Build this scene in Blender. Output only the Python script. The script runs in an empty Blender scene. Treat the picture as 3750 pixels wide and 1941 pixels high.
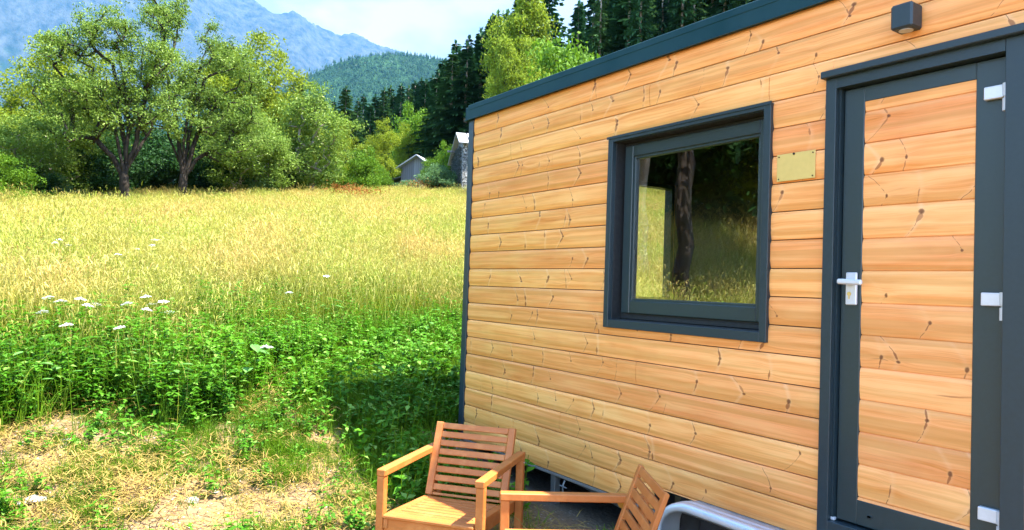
import bpy, math, random
import numpy as np
from mathutils import Vector, Matrix

# ------------------------------------------------------------------ camera
C = bpy.data.collections.new('place'); bpy.context.scene.collection.children.link(C)
S = bpy.context.scene
R = math.radians
CAM = np.array([5.2110, -3.1054, 1.5669]); YAW, PIT, ROL = 2.5474, .0293, .0340; FPX = 2663.7
_f = np.array([math.cos(PIT)*math.cos(YAW), math.cos(PIT)*math.sin(YAW), math.sin(PIT)])
_r = np.array([math.sin(YAW), -math.cos(YAW), 0.]); _u = np.cross(_r, _f)
_r2 = _r*math.cos(ROL)+_u*math.sin(ROL); _u2 = -_r*math.sin(ROL)+_u*math.cos(ROL)
cd = bpy.data.cameras.new('camera'); cam = bpy.data.objects.new('camera', cd); C.objects.link(cam)
cam.matrix_world = Matrix(((_r2[0], _u2[0], -_f[0], CAM[0]), (_r2[1], _u2[1], -_f[1], CAM[1]), (_r2[2], _u2[2], -_f[2], CAM[2]), (0, 0, 0, 1)))
cd.sensor_width = 36; cd.lens = FPX/3750*36; cd.clip_start = .05; cd.clip_end = 60000
S.camera = cam

# ------------------------------------------------------------------ light
SUN_TRAVEL = Vector((-.354, -.39, -1)).normalized()
toward = -SUN_TRAVEL
S.world = bpy.data.worlds.new('World'); W = S.world; W.use_nodes = True
wn, wl = W.node_tree.nodes, W.node_tree.links
wn.clear()
def wnode(t, **k):
    n = wn.new(t)
    for a, b in k.items(): setattr(n, a, b)
    return n
wo = wnode('ShaderNodeOutputWorld'); bg = wnode('ShaderNodeBackground'); sky = wnode('ShaderNodeTexSky')
sky.sky_type = 'NISHITA'; sky.sun_disc = False
sky.sun_elevation = math.asin(toward.z); sky.sun_rotation = math.atan2(toward.x, toward.y)
sky.altitude = 900; sky.air_density = 1.0; sky.dust_density = .5; sky.ozone_density = 1.2
SKY = .15
bg.inputs['Strength'].default_value = SKY
tc = wnode('ShaderNodeTexCoord'); sep = wnode('ShaderNodeSeparateXYZ'); wl.new(tc.outputs['Generated'], sep.inputs[0])
mp = wnode('ShaderNodeMapping'); mp.inputs['Scale'].default_value = (1, 1, 2.2); wl.new(tc.outputs['Generated'], mp.inputs[0])
nz = wnode('ShaderNodeTexNoise'); nz.inputs['Scale'].default_value = 3.2; nz.inputs['Detail'].default_value = 7; nz.inputs['Roughness'].default_value = .55
wl.new(mp.outputs[0], nz.inputs['Vector'])
# a bank of cloud standing over the ridge, to the west-north-west
dv = wnode('ShaderNodeVectorMath', operation='DOT_PRODUCT')
_cd = Vector((math.cos(R(154)), math.sin(R(154)), .38)).normalized()
dv.inputs[1].default_value = _cd; wl.new(tc.outputs['Generated'], dv.inputs[0])
mr = wnode('ShaderNodeMapRange'); mr.inputs['From Min'].default_value = .70; mr.inputs['From Max'].default_value = .93
mr.inputs['To Min'].default_value = -.25; mr.inputs['To Max'].default_value = .60; wl.new(dv.outputs['Value'], mr.inputs['Value'])
ad = wnode('ShaderNodeMath', operation='ADD'); wl.new(nz.outputs[0], ad.inputs[0]); wl.new(mr.outputs[0], ad.inputs[1])
cr = wnode('ShaderNodeMapRange', interpolation_type='SMOOTHSTEP'); cr.inputs['From Min'].default_value = .50; cr.inputs['From Max'].default_value = .85
wl.new(ad.outputs[0], cr.inputs['Value'])
mx = wnode('ShaderNodeMix', data_type='RGBA'); wl.new(cr.outputs[0], mx.inputs['Factor'])
wl.new(sky.outputs[0], mx.inputs['A']); cc = wnode('ShaderNodeMix', data_type='RGBA'); nz2 = wnode('ShaderNodeTexNoise'); nz2.inputs['Scale'].default_value = 7; nz2.inputs['Detail'].default_value = 6; wl.new(mp.outputs[0], nz2.inputs['Vector'])
cf = wnode('ShaderNodeMapRange'); cf.inputs['From Min'].default_value = .38; cf.inputs['From Max'].default_value = .58; wl.new(nz2.outputs[0], cf.inputs['Value']); wl.new(cf.outputs[0], cc.inputs['Factor'])
cc.inputs['A'].default_value = (.98, 1.06, 1.12, 1); cc.inputs['B'].default_value = (1.50, 1.36, 1.24, 1); wl.new(cc.outputs['Result'], mx.inputs['B'])
wl.new(mx.outputs['Result'], bg.inputs['Color']); wl.new(bg.outputs[0], wo.inputs[0])
sd = bpy.data.lights.new('sun', 'SUN'); sd.energy = 4.6; sd.angle = R(.5); sd.color = (1, .95, .86)
sun = bpy.data.objects.new('sun', sd); C.objects.link(sun); sun.rotation_euler = SUN_TRAVEL.to_track_quat('-Z', 'Y').to_euler(); sun.location = (0, 0, 30)
S.view_settings.view_transform = 'Standard'; S.view_settings.look = 'None'; S.view_settings.gamma = 1
S.view_settings.use_curve_mapping = False
S.view_settings.exposure = 2.98
S.render.engine = 'CYCLES'; S.cycles.use_denoising = True
S.cycles.max_bounces = 8; S.cycles.transparent_max_bounces = 16; S.cycles.volume_bounces = 1
S.cycles.caustics_reflective = False; S.cycles.caustics_refractive = False

rng = np.random.default_rng(7)

# ------------------------------------------------------------------ helpers
class MB:
    """collects faces of one mesh"""
    def __init__(s): s.v = []; s.f = []; s.mi = []; s.n = 0
    def add(s, v, f, mi=0):
        v = np.asarray(v, float).reshape(-1, 3)
        s.v.append(v); s.f += [tuple(int(i)+s.n for i in q) for q in f]; s.mi += [mi]*len(f); s.n += len(v)
    def box(s, x0, x1, y0, y1, z0, z1, M=None, bev=0, mi=0):
        if bev <= 0:
            v = np.array([(x, y, z) for x in (x0, x1) for y in (y0, y1) for z in (z0, z1)], float)
            f = [(0, 1, 3, 2), (4, 6, 7, 5), (0, 4, 5, 1), (2, 3, 7, 6), (0, 2, 6, 4), (1, 5, 7, 3)]
        else:
            b = min(bev, (x1-x0)*.45, (y1-y0)*.45, (z1-z0)*.45)
            c = ((x0+x1)/2, (y0+y1)/2, (z0+z1)/2); h = ((x1-x0)/2, (y1-y0)/2, (z1-z0)/2)
            v = []; idx = {}
            for sx in (-1, 1):
                for sy in (-1, 1):
                    for sz in (-1, 1):
                        for a in range(3):
                            sg = (sx, sy, sz); p = [c[i]+sg[i]*(h[i]-(0 if i == a else b)) for i in range(3)]
                            idx[(sx, sy, sz, a)] = len(v); v.append(p)
            v = np.array(v); f = []
            q = lambda *k: f.append(tuple(idx[i] for i in k))
            for a in range(3):
                o = [i for i in range(3) if i != a]
                for sg in (-1, 1):
                    ks = []
                    for (p0, p1) in ((-1, -1), (1, -1), (1, 1), (-1, 1)):
                        t = [0, 0, 0]; t[a] = sg; t[o[0]] = p0; t[o[1]] = p1; ks.append((*t, a))
                    q(*ks)
                for p0 in (-1, 1):
                    for p1 in (-1, 1):
                        t = [0, 0, 0]; t[o[0]] = p0; t[o[1]] = p1
                        A = list(t); A[a] = -1; B = list(t); B[a] = 1
                        q((*A, o[0]), (*B, o[0]), (*B, o[1]), (*A, o[1]))
            for sx in (-1, 1):
                for sy in (-1, 1):
                    for sz in (-1, 1): q((sx, sy, sz, 0), (sx, sy, sz, 1), (sx, sy, sz, 2))
        if M is not None:
            v = np.array([M @ Vector(p) for p in v])
        s.add(v, f, mi)
    def bar(s, p0, p1, w, h, up=(0, 0, 1), bev=.003, mi=0):
        """a square bar from p0 to p1, w wide sideways, h along up"""
        p0, p1 = Vector(p0), Vector(p1); d = p1-p0; L = d.length; d.normalize()
        side = d.cross(Vector(up)).normalized(); u = side.cross(d)
        M = Matrix(((d.x, side.x, u.x, p0.x), (d.y, side.y, u.y, p0.y), (d.z, side.z, u.z, p0.z), (0, 0, 0, 1)))
        s.box(0, L, -w/2, w/2, -h/2, h/2, M, bev, mi)
    def tube(s, pts, rad, n=8, mi=0, cap=True):
        pts = [np.asarray(p, float) for p in pts]; m = len(pts)
        if np.isscalar(rad): rad = [rad]*m
        v = []; prev = None
        for i, p in enumerate(pts):
            d = pts[min(i+1, m-1)]-pts[max(i-1, 0)]; d /= np.linalg.norm(d)+1e-9
            a = np.array([0, 0, 1.]) if abs(d[2]) < .9 else np.array([1., 0, 0])
            if prev is not None: a = prev
            x = np.cross(d, a); x /= np.linalg.norm(x)+1e-9; y = np.cross(x, d)*1.; prev = y
            t = np.arange(n)*2*math.pi/n
            v.append(p+rad[i]*(np.outer(np.cos(t), x)+np.outer(np.sin(t), y)))
        f = [(i*n+k, i*n+(k+1) % n, (i+1)*n+(k+1) % n, (i+1)*n+k) for i in range(m-1) for k in range(n)]
        if cap: f += [tuple(range(n))[::-1], tuple((m-1)*n+k for k in range(n))]
        s.add(np.vstack(v), f, mi)
    def mesh(s, name, mats, smooth=False):
        me = bpy.data.meshes.new(name); v = np.vstack(s.v) if s.v else np.zeros((0, 3))
        me.from_pydata(v.tolist(), [], s.f)
        for m in (mats if isinstance(mats, (list, tuple)) else [mats]): me.materials.append(m)
        if any(s.mi): me.polygons.foreach_set('material_index', s.mi)
        if smooth: me.polygons.foreach_set('use_smooth', [True]*len(me.polygons))
        me.update(); return me
    def build(s, name, mats, parent=None, smooth=False):
        return link(name, s.mesh(name, mats, smooth), parent)

def link(name, me, parent=None):
    o = bpy.data.objects.new(name, me); C.objects.link(o)
    if parent is not None: o.parent = parent
    return o
def tag(o, label=None, cat=None, group=None, kind=None):
    if label: o['label'] = label
    if cat: o['category'] = cat
    if group: o['group'] = group
    if kind: o['kind'] = kind
    return o
def empty(name, loc, rz=0):
    o = bpy.data.objects.new(name, None); C.objects.link(o); o.location = loc; o.rotation_euler = (0, 0, rz); o.empty_display_size = .2
    return o
def copy_tree(o, parent=None):
    c = o.copy(); C.objects.link(c); c.parent = parent
    for ch in list(o.children): copy_tree(ch, c)
    return c
def quads_mesh(name, V, mats, k=4, mi=None, smooth=False):
    """V: (n,k,3) separate faces"""
    n = len(V); me = bpy.data.meshes.new(name)
    me.vertices.add(n*k); me.vertices.foreach_set('co', np.ascontiguousarray(V, dtype=np.float32).ravel())
    me.loops.add(n*k); me.loops.foreach_set('vertex_index', np.arange(n*k, dtype=np.int32))
    me.polygons.add(n); me.polygons.foreach_set('loop_start', np.arange(0, n*k, k, dtype=np.int32))
    if mi is not None: me.polygons.foreach_set('material_index', np.asarray(mi, dtype=np.int32))
    for m in (mats if isinstance(mats, (list, tuple)) else [mats]): me.materials.append(m)
    me.update(calc_edges=True)
    return me

# ------------------------------------------------------------------ material kit
class NT:
    def __init__(s, name):
        s.m = bpy.data.materials.new(name); s.m.use_nodes = True; s.t = s.m.node_tree; s.N = s.t.nodes; s.L = s.t.links
        s.N.clear(); s.out = s.N.new('ShaderNodeOutputMaterial')
    def n(s, t, **k):
        x = s.N.new(t)
        for a, b in k.items(): setattr(x, a, b)
        return x
    def put(s, sock, v):
        if v is None: return
        if isinstance(v, bpy.types.NodeSocket): s.L.new(v, sock)
        else: sock.default_value = v
    def math(s, op, a, b=None, c=None, clamp=False):
        x = s.n('ShaderNodeMath', operation=op, use_clamp=clamp); s.put(x.inputs[0], a); s.put(x.inputs[1], b); s.put(x.inputs[2], c); return x.outputs[0]
    def mix(s, f, a, b, mode='MIX'):
        x = s.n('ShaderNodeMix', data_type='RGBA', blend_type=mode); s.put(x.inputs['Factor'], f)
        for nm, v in (('A', a), ('B', b)):
            if isinstance(v, tuple) and len(v) == 3: v = (*v, 1)
            s.put(x.inputs[nm], v)
        return x.outputs['Result']
    def noise(s, vec, scale, detail=3, rough=.5, out=0, dist=0):
        x = s.n('ShaderNodeTexNoise'); s.put(x.inputs['Vector'], vec); x.inputs['Scale'].default_value = scale
        x.inputs['Detail'].default_value = detail; x.inputs['Roughness'].default_value = rough; x.inputs['Distortion'].default_value = dist
        return x.outputs[out]
    def rng(s, v, a, b, c=0., d=1., smooth=False):
        x = s.n('ShaderNodeMapRange'); x.clamp = True
        if smooth: x.interpolation_type = 'SMOOTHSTEP'
        s.put(x.inputs['Value'], v)
        for nm, q in (('From Min', a), ('From Max', b), ('To Min', c), ('To Max', d)): s.put(x.inputs[nm], q)
        return x.outputs[0]
    def mapv(s, vec, scale=(1, 1, 1), loc=(0, 0, 0), rot=(0, 0, 0)):
        x = s.n('ShaderNodeMapping'); s.put(x.inputs['Vector'], vec); x.inputs['Scale'].default_value = scale; x.inputs['Location'].default_value = loc; x.inputs['Rotation'].default_value = rot
        return x.outputs[0]
    def pos(s): return s.n('ShaderNodeNewGeometry').outputs['Position']
    def obj(s): return s.n('ShaderNodeTexCoord').outputs['Object']
    def island(s): return s.n('ShaderNodeNewGeometry').outputs['Random Per Island']
    def orand(s): return s.n('ShaderNodeObjectInfo').outputs['Random']
    def xyz(s, v):
        x = s.n('ShaderNodeSeparateXYZ'); s.put(x.inputs[0], v); return x.outputs
    def comb(s, a, b, c):
        x = s.n('ShaderNodeCombineXYZ'); s.put(x.inputs[0], a); s.put(x.inputs[1], b); s.put(x.inputs[2], c); return x.outputs[0]
    def white(s, vec, out='Value'):
        x = s.n('ShaderNodeTexWhiteNoise', noise_dimensions='3D'); s.put(x.inputs['Vector'], vec); return x.outputs[out]
    def bump(s, h, strength=.3, dist=.01):
        x = s.n('ShaderNodeBump'); s.put(x.inputs['Height'], h); x.inputs['Strength'].default_value = strength; x.inputs['Distance'].default_value = dist
        return x.outputs[0]
    def bsdf(s, color, rough=.6, metal=0., normal=None, spec=.5, **k):
        x = s.n('ShaderNodeBsdfPrincipled')
        if isinstance(color, tuple) and len(color) == 3: color = (*color, 1)
        s.put(x.inputs['Base Color'], color); s.put(x.inputs['Roughness'], rough); s.put(x.inputs['Metallic'], metal)
        s.put(x.inputs['Specular IOR Level'], spec)
        if normal is not None: s.L.new(normal, x.inputs['Normal'])
        for a, b in k.items(): s.put(x.inputs[a], b)
        return x.outputs[0]
    def done(s, sh): s.L.new(sh, s.out.inputs['Surface']); return s.m

def mat_leaf(name, dark, light, tip=None, trans=.35, patch=.6, var=.55, rough=.7, spec=.18):
    """foliage and leaves: every leaf its own tone, tones drifting in patches"""
    K = 1. if 'spruce' in name else (.85 if name in ('ash_leaves', 'olive_leaves', 'lime_tree_leaves') else .60)
    dark, light = tuple(c*K for c in dark), tuple(c*K for c in light); tip = tuple(c*K for c in tip) if tip else None
    t = NT(name)
    big = t.noise(t.pos(), patch, 3)
    f = t.math('ADD', t.math('MULTIPLY', t.island(), var), t.math('MULTIPLY', t.rng(big, .3, .7), 1-var))
    c = t.mix(f, dark, light)
    if tip: c = t.mix(t.rng(t.island(), .86, .95), c, tip)
    c = t.mix(t.math('MULTIPLY', t.orand(), .35), c, t.mix(.5, c, light))
    b = t.bsdf(c, rough, spec=spec)
    tr = t.n('ShaderNodeBsdfTranslucent'); t.put(tr.inputs[0], t.mix(.35, c, light))
    ms = t.n('ShaderNodeMixShader'); ms.inputs[0].default_value = trans; t.L.new(b, ms.inputs[1]); t.L.new(tr.outputs[0], ms.inputs[2])
    return t.done(ms.outputs[0])

def mat_bark(name, a, b, scale=9):
    t = NT(name); p = t.mapv(t.obj(), (1, 1, .25)); n = t.noise(p, scale, 6, .65)
    c = t.mix(t.rng(n, .35, .7), a, b)
    return t.done(t.bsdf(c, .9, normal=t.bump(n, .8, .03), spec=.2))

def mat_plain(name, col, rough=.5, metal=0., spec=.5, nscale=30, amt=.12, bump=.05):
    t = NT(name); n = t.noise(t.obj(), nscale, 4)
    c = t.mix(t.rng(n, .3, .7, 0, amt), col, tuple(min(1, x*1.6+.02) for x in col))
    return t.done(t.bsdf(c, t.rng(n, .3, .7, rough*.85, min(1, rough*1.15)), metal, t.bump(n, bump, .002), spec))

# colours of the place
M = {}
M['frame'] = mat_plain('anthracite_paint', (.013, .026, .033), .42, spec=.45, nscale=60, amt=.15)
M['sash'] = mat_plain('anthracite_plastic', (.016, .030, .033), .38, spec=.5, nscale=60, amt=.1)
M['dark'] = mat_plain('black_rubber', (.008, .010, .011), .7)
M['trim'] = mat_plain('roof_sheet_metal', (.002, .030, .040), .55, spec=.2, nscale=6, amt=.3)
M['chrome'] = mat_plain('satin_aluminium', (.80, .80, .82), .30, 1.0, nscale=80, amt=.1)
M['white_metal'] = mat_plain('white_lacquered_metal', (.56, .57, .60), .35, .25, nscale=80, amt=.1)
M['steel'] = mat_plain('galvanised_steel', (.15, .16, .16), .5, .6, nscale=14, amt=.3)
M['fender'] = mat_plain('mill_aluminium', (.62, .66, .72), .34, .55, nscale=18, amt=.2)
M['flash'] = mat_plain('dull_flashing', (.16, .15, .13), .7, .2)
M['rim'] = mat_plain('dark_steel_rim', (.05, .05, .055), .5, .6)
M['tyre'] = mat_plain('tyre_rubber', (.012, .012, .013), .8)
M['interior'] = mat_plain('dark_interior_lining', (.07, .055, .025), .8, nscale=5)
M['plate'] = mat_plain('brass_plate', (.62, .44, .13), .45, .25, nscale=40, amt=.12)
M['curtain'] = mat_plain('cream_cloth', (.5, .45, .33), .9)

def mat_siding(name, BH=.14, Z0=1.70, tint=(0, 0, 0)):
    t = NT(name); P = t.pos(); X, Y, Z = t.xyz(P)[0], t.xyz(P)[1], t.xyz(P)[2]
    # Y is nearly constant on the front, so X runs along the boards
    zz = t.math('DIVIDE', t.math('SUBTRACT', Z, Z0), BH); row = t.math('FLOOR', zz); v = t.math('SUBTRACT', t.math('FRACT', zz), .5)
    rr = t.white(t.comb(row, 3.1, .7)); r2 = t.white(t.comb(row, 9.7, 5.2))
    def knots(cell, seed, present, curve):
        u = t.math('ADD', t.math('DIVIDE', X, cell), t.math('MULTIPLY', t.white(t.comb(row, seed, 1.3)), 7.))
        ci = t.math('FLOOR', u); cv = t.comb(ci, row, seed)
        h1 = t.white(cv); h2 = t.white(t.comb(ci, row, seed+11.5)); h3 = t.white(t.comb(ci, row, seed+23.7))
        cx = t.rng(h1, 0, 1, .25, .75); dx = t.math('MULTIPLY', t.math('SUBTRACT', t.math('FRACT', u), cx), cell)
        v0 = t.rng(h2, 0, 1, -.25, .25); dv = t.math('SUBTRACT', v, v0)
        wob = t.math('MULTIPLY', t.math('SUBTRACT', t.noise(P, 26, 3), .5), .016)
        h4 = t.white(t.comb(ci, row, seed+41.1)); h5 = t.white(t.comb(ci, row, seed+57.9)); h6 = t.white(t.comb(ci, row, seed+71.3))
        ab = t.math('ABSOLUTE', dv)
        sl = t.math('MULTIPLY', t.math('ADD', t.rng(h4, 0, 1, -.015, .085), t.math('MULTIPLY', ab, curve)), 1.)
        arc = t.math('ADD', t.math('ADD', dx, t.math('MULTIPLY', ab, sl)), wob)
        on = t.math('LESS_THAN', h3, present)
        return dx, dv, arc, on, h2, h3, h5, h6, h4, wob, h1
    # cross-cut whorls: a thin dark crescent with a pale halo
    grain_warp = None; marks = None; pale = None; dots = None
    for (cell, seed, pres, curve) in ((.36, 2.0, .55, .10), (.58, 31.0, .55, .06)):
        dx, dv, arc, on, h2, h3, h5, h6, h4, wob, h1_ = knots(cell, seed, pres, curve)
        brk = t.rng(t.noise(t.comb(t.math('ADD', t.math('MULTIPLY', X, 3), t.math('MULTIPLY', h6, 9)), row, t.math('MULTIPLY', v, 4.)), 2.1, 1), .38, .50)
        ab = t.math('ABSOLUTE', dv)
        half = t.math('MAXIMUM', t.math('MULTIPLY', t.math('GREATER_THAN', dv, 0), t.math('GREATER_THAN', h5, .3)), t.math('MULTIPLY', t.math('LESS_THAN', dv, 0), t.math('LESS_THAN', h5, .75)))
        lf = t.math('DIVIDE', t.math('SUBTRACT', ab, .17), .13); lf = t.math('SUBTRACT', 1, t.math('MULTIPLY', lf, lf), clamp=True)
        fatw = t.math('MULTIPLY', lf, t.rng(h6, .12, 1., 0, .013))
        w = t.math('ADD', .0023, fatw)
        a = t.math('SUBTRACT', 1, t.math('DIVIDE', t.math('ABSOLUTE', arc), w), clamp=True)
        a = t.math('MULTIPLY', t.math('MULTIPLY', t.rng(a, 0, .45), t.math('MAXIMUM', brk, t.rng(fatw, .001, .003))), t.math('MULTIPLY', t.math('MULTIPLY', on, half), t.rng(h1_, 0, 1, .6, 1.)))
        pl = t.math('SUBTRACT', 1, t.math('DIVIDE', t.math('ABSOLUTE', t.math('ADD', arc, t.rng(h4, 0, 1, -.014, .014))), .018), clamp=True)
        pl = t.math('MULTIPLY', t.math('MULTIPLY', pl, on), t.rng(h6, .1, .9, .1, .9))
        ex = t.math('DIVIDE', t.math('ADD', dx, wob), t.rng(h6, 0, 1, .009, .018)); ey = t.math('MULTIPLY', dv, t.rng(h5, 0, 1, 8., 17.))
        dd = t.math('SQRT', t.math('ADD', t.math('MULTIPLY', ex, ex), t.math('MULTIPLY', ey, ey)))
        kn = t.math('MULTIPLY', t.rng(dd, .45, .85, 1, 0), t.math('MULTIPLY', on, t.math('GREATER_THAN', h4, .25)))
        rg = t.math('MULTIPLY', t.math('EXPONENT', t.math('MULTIPLY', t.math('MULTIPLY', dd, dd), -.06)), on)
        marks = a if marks is None else t.math('MAXIMUM', marks, a); pale = pl if pale is None else t.math('MAXIMUM', pale, pl)
        dots = kn if dots is None else t.math('MAXIMUM', dots, kn)
        sg = t.math('MULTIPLY', rg, t.math('SIGN', dv)); grain_warp = sg if grain_warp is None else t.math('ADD', grain_warp, sg)
    Zg = t.math('ADD', Z, t.math('MULTIPLY', grain_warp, .010))
    gv = t.comb(t.math('ADD', t.math('MULTIPLY', X, .9), t.math('MULTIPLY', rr, 31.)), Y, t.math('MULTIPLY', Zg, 34.))
    g1 = t.noise(gv, 1.0, 5, .6, dist=.35)
    gv2 = t.comb(t.math('MULTIPLY', X, 2.2), Y, t.math('MULTIPLY', Zg, 190.)); g2 = t.noise(gv2, 1.0, 3, .6)
    band = t.noise(t.comb(t.math('MULTIPLY', X, .30), t.math('MULTIPLY', row, 3.7), t.math('MULTIPLY', v, 2.6)), 1.6, 1)  # random grain streaks, also imitating the shaded lower band of the boards
    blot = t.noise(t.comb(t.math('MULTIPLY', X, 1.6), row, t.math('MULTIPLY', v, 1.4)), 1.5, 3)
    base = t.mix(rr, (1., .49, .175), (1., .40, .155))
    base = t.mix(t.math('MULTIPLY', r2, .5), base, (.86, .43, .12))
    c = t.mix(t.rng(g1, .42, .70), base, (.74, .26, .05))
    c = t.mix(t.rng(g2, .48, .75, 0, .5), c, (.55, .20, .045))
    gv3 = t.comb(t.math('ADD', t.math('MULTIPLY', X, 1.3), t.math('MULTIPLY', rr, 17.)), row, t.math('MULTIPLY', Zg, 85.)); g3 = t.noise(gv3, 1.0, 2, .5)
    g4 = t.noise(t.comb(t.math('MULTIPLY', X, 1.1), row, t.math('MULTIPLY', v, 2.)), 1.3, 2)
    crack = t.math('MULTIPLY', t.rng(g3, .70, .735), t.rng(g4, .5, .6))
    c = t.mix(t.rng(blot, .45, .75, 0, .6), c, (.98, .56, .22))
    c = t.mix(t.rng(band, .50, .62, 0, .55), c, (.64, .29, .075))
    c = t.mix(t.rng(g1, .69, .74, 0, .7), c, (.36, .15, .04))
    c = t.mix(t.math('MULTIPLY', crack, .75), c, (.30, .09, .02))
    c = t.mix(t.math('MULTIPLY', pale, .40), c, (.95, .60, .34))
    c = t.mix(t.math('MULTIPLY', marks, .9), c, (.27, .085, .024))
    c = t.mix(t.math('MULTIPLY', dots, .9), c, (.16, .055, .018))
    tone = t.white(t.comb(row, 4.4, 8.8))
    c = t.mix(1., c, t.mix(tone, (.86, .80, .78), (1., 1., 1.)), 'MULTIPLY')
    c = t.mix(t.rng(t.noise(P, 2.3, 5, .6), .52, .75, 0, .35), c, t.mix(1., c, (.80, .66, .60, 1), 'MULTIPLY'))
    # greener and darker towards the open end of the boards
    wz = t.math('MULTIPLY', t.rng(X, 3.6, -.2, 0, .85), t.rng(t.noise(P, 1.1, 3), .25, .7, .5, 1))
    c = t.mix(wz, c, t.mix(1., c, (.86, .93, .55, 1), 'MULTIPLY'))
    h = t.math('ADD', t.math('MULTIPLY', g2, .5), t.math('MULTIPLY', g1, .5))
    return t.done(t.bsdf(c, t.rng(g1, .3, .7, .42, .58), normal=t.bump(h, .12, .002), spec=.35))
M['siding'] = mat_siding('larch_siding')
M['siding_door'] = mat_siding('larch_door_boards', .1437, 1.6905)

def mat_teak(name):
    t = NT(name); O = t.obj(); tc = t.n('ShaderNodeTexCoord')
    isl = t.island()
    g = t.noise(t.mapv(O, (5, 5, 5)), 2.2, 4, .6); g2 = t.noise(t.mapv(O, (8, 60, 60)), 1.3, 4, .65, dist=.6)
    c = t.mix(isl, (.45, .14, .028), (.36, .105, .018))
    c = t.mix(t.rng(g2, .35, .7, 0, .7), c, (.36, .115, .022)); c = t.mix(t.rng(g, .5, .75, 0, .4), c, (.66, .29, .085))
    return t.done(t.bsdf(c, .5, normal=t.bump(g2, .15, .001), spec=.4))
M['teak'] = mat_teak('oiled_hardwood')
M['grey_wood'] = None
def mat_greywood():
    t = NT('weathered_grey_boards'); O = t.obj(); x = t.xyz(O)
    pl = t.white(t.comb(t.math('FLOOR', t.math('MULTIPLY', t.math('ADD', x[0], x[1]), 5.5)), 1, 2))
    g = t.noise(t.mapv(O, (14, 14, .8)), 2, 5, .6)
    gap = t.rng(t.math('ABSOLUTE', t.math('SUBTRACT', t.math('FRACT', t.math('MULTIPLY', t.math('ADD', x[0], x[1]), 5.5)), .5)), .44, .48)
    c = t.mix(pl, (.09, .095, .105), (.22, .22, .23)); c = t.mix(t.rng(g, .3, .7, 0, .6), c, (.14, .13, .14)); c = t.mix(gap, c, (.03, .03, .03))
    return t.done(t.bsdf(c, .85, normal=t.bump(g, .4, .02)))
M['grey_wood'] = mat_greywood()
def mat_stone():
    t = NT('rubble_stone'); O = t.mapv(t.obj(), (1, 1, 1.9))
    v = t.n('ShaderNodeTexVoronoi', feature='DISTANCE_TO_EDGE'); t.put(v.inputs['Vector'], O); v.inputs['Scale'].default_value = 4.2
    v2 = t.n('ShaderNodeTexVoronoi'); t.put(v2.inputs['Vector'], O); v2.inputs['Scale'].default_value = 4.2
    n = t.noise(t.obj(), 14, 5)
    c = t.mix(t.xyz(v2.outputs['Color'])[0], (.22, .22, .22), (.50, .49, .46)); c = t.mix(t.rng(n, .3, .7, 0, .5), c, (.12, .12, .12))
    e = t.rng(v.outputs['Distance'], .0, .09); c = t.mix(e, (.03, .03, .03), c)
    return t.done(t.bsdf(c, .9, normal=t.bump(t.math('ADD', e, t.math('MULTIPLY', n, .4)), 1., .12)))
M['stone'] = mat_stone()
M['slate'] = mat_plain('pale_roof_slabs', (.26, .26, .27), .7, nscale=5, amt=.5, bump=.5)
M['bark_dark'] = mat_bark('dark_bark', (.014, .010, .008), (.065, .050, .036))
M['bark_pale'] = mat_bark('pale_bark', (.16, .13, .10), (.42, .37, .32))
M['bark_spruce'] = mat_bark('spruce_bark', (.16, .13, .11), (.50, .44, .40), 5)
M['leaf_ash'] = mat_leaf('ash_leaves', (.040, .095, .014), (.24, .37, .045), (.36, .46, .13), patch=.5, var=.45)
M['leaf_olive'] = mat_leaf('olive_leaves', (.07, .12, .006), (.30, .37, .018), patch=.35)
M['leaf_lime'] = mat_leaf('lime_tree_leaves', (.05, .11, .008), (.36, .46, .03), patch=.3)
M['leaf_bright'] = mat_leaf('bright_leaves', (.03, .13, .006), (.24, .44, .022), patch=.6)
M['leaf_dark'] = mat_leaf('deep_green_leaves', (.010, .045, .010), (.055, .16, .03), patch=.5)
M['leaf_willow'] = mat_leaf('grey_green_leaves', (.05, .14, .045), (.24, .42, .15), patch=.6)
M['needle'] = mat_leaf('spruce_needles', (.005, .026, .014), (.045, .135, .050), trans=.12, patch=.12)
M['needle_light'] = mat_leaf('light_spruce_needles', (.015, .050, .020), (.085, .18, .055), trans=.15, patch=.12)
M['blade'] = mat_leaf('meadow_blades', (.08, .13, .003), (.40, .42, .022), trans=.4, patch=.9, var=.55)
M['blade_green'] = mat_leaf('green_blades', (.03, .11, .003), (.24, .44, .012), trans=.4, patch=.9)
M['straw'] = mat_leaf('dry_straw', (.28, .19, .030), (.66, .47, .13), trans=.25, patch=1.2)
M['weed'] = mat_leaf('weed_leaves', (.012, .09, .004), (.16, .46, .015), (.36, .62, .12), trans=.35, patch=1.1)
M['petal'] = mat_plain('white_petals', (.80, .80, .78), .8, nscale=90)
M['big_leaf'] = mat_leaf('broad_pale_leaves', (.10, .34, .05), (.24, .52, .12), trans=.3, patch=3)
M['rock'] = mat_plain('limestone', (.30, .28, .25), .9, nscale=9, amt=.3, bump=.6)
M['rust'] = mat_leaf('dock_seed', (.28, .085, .015), (.50, .20, .035), trans=.2)
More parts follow.
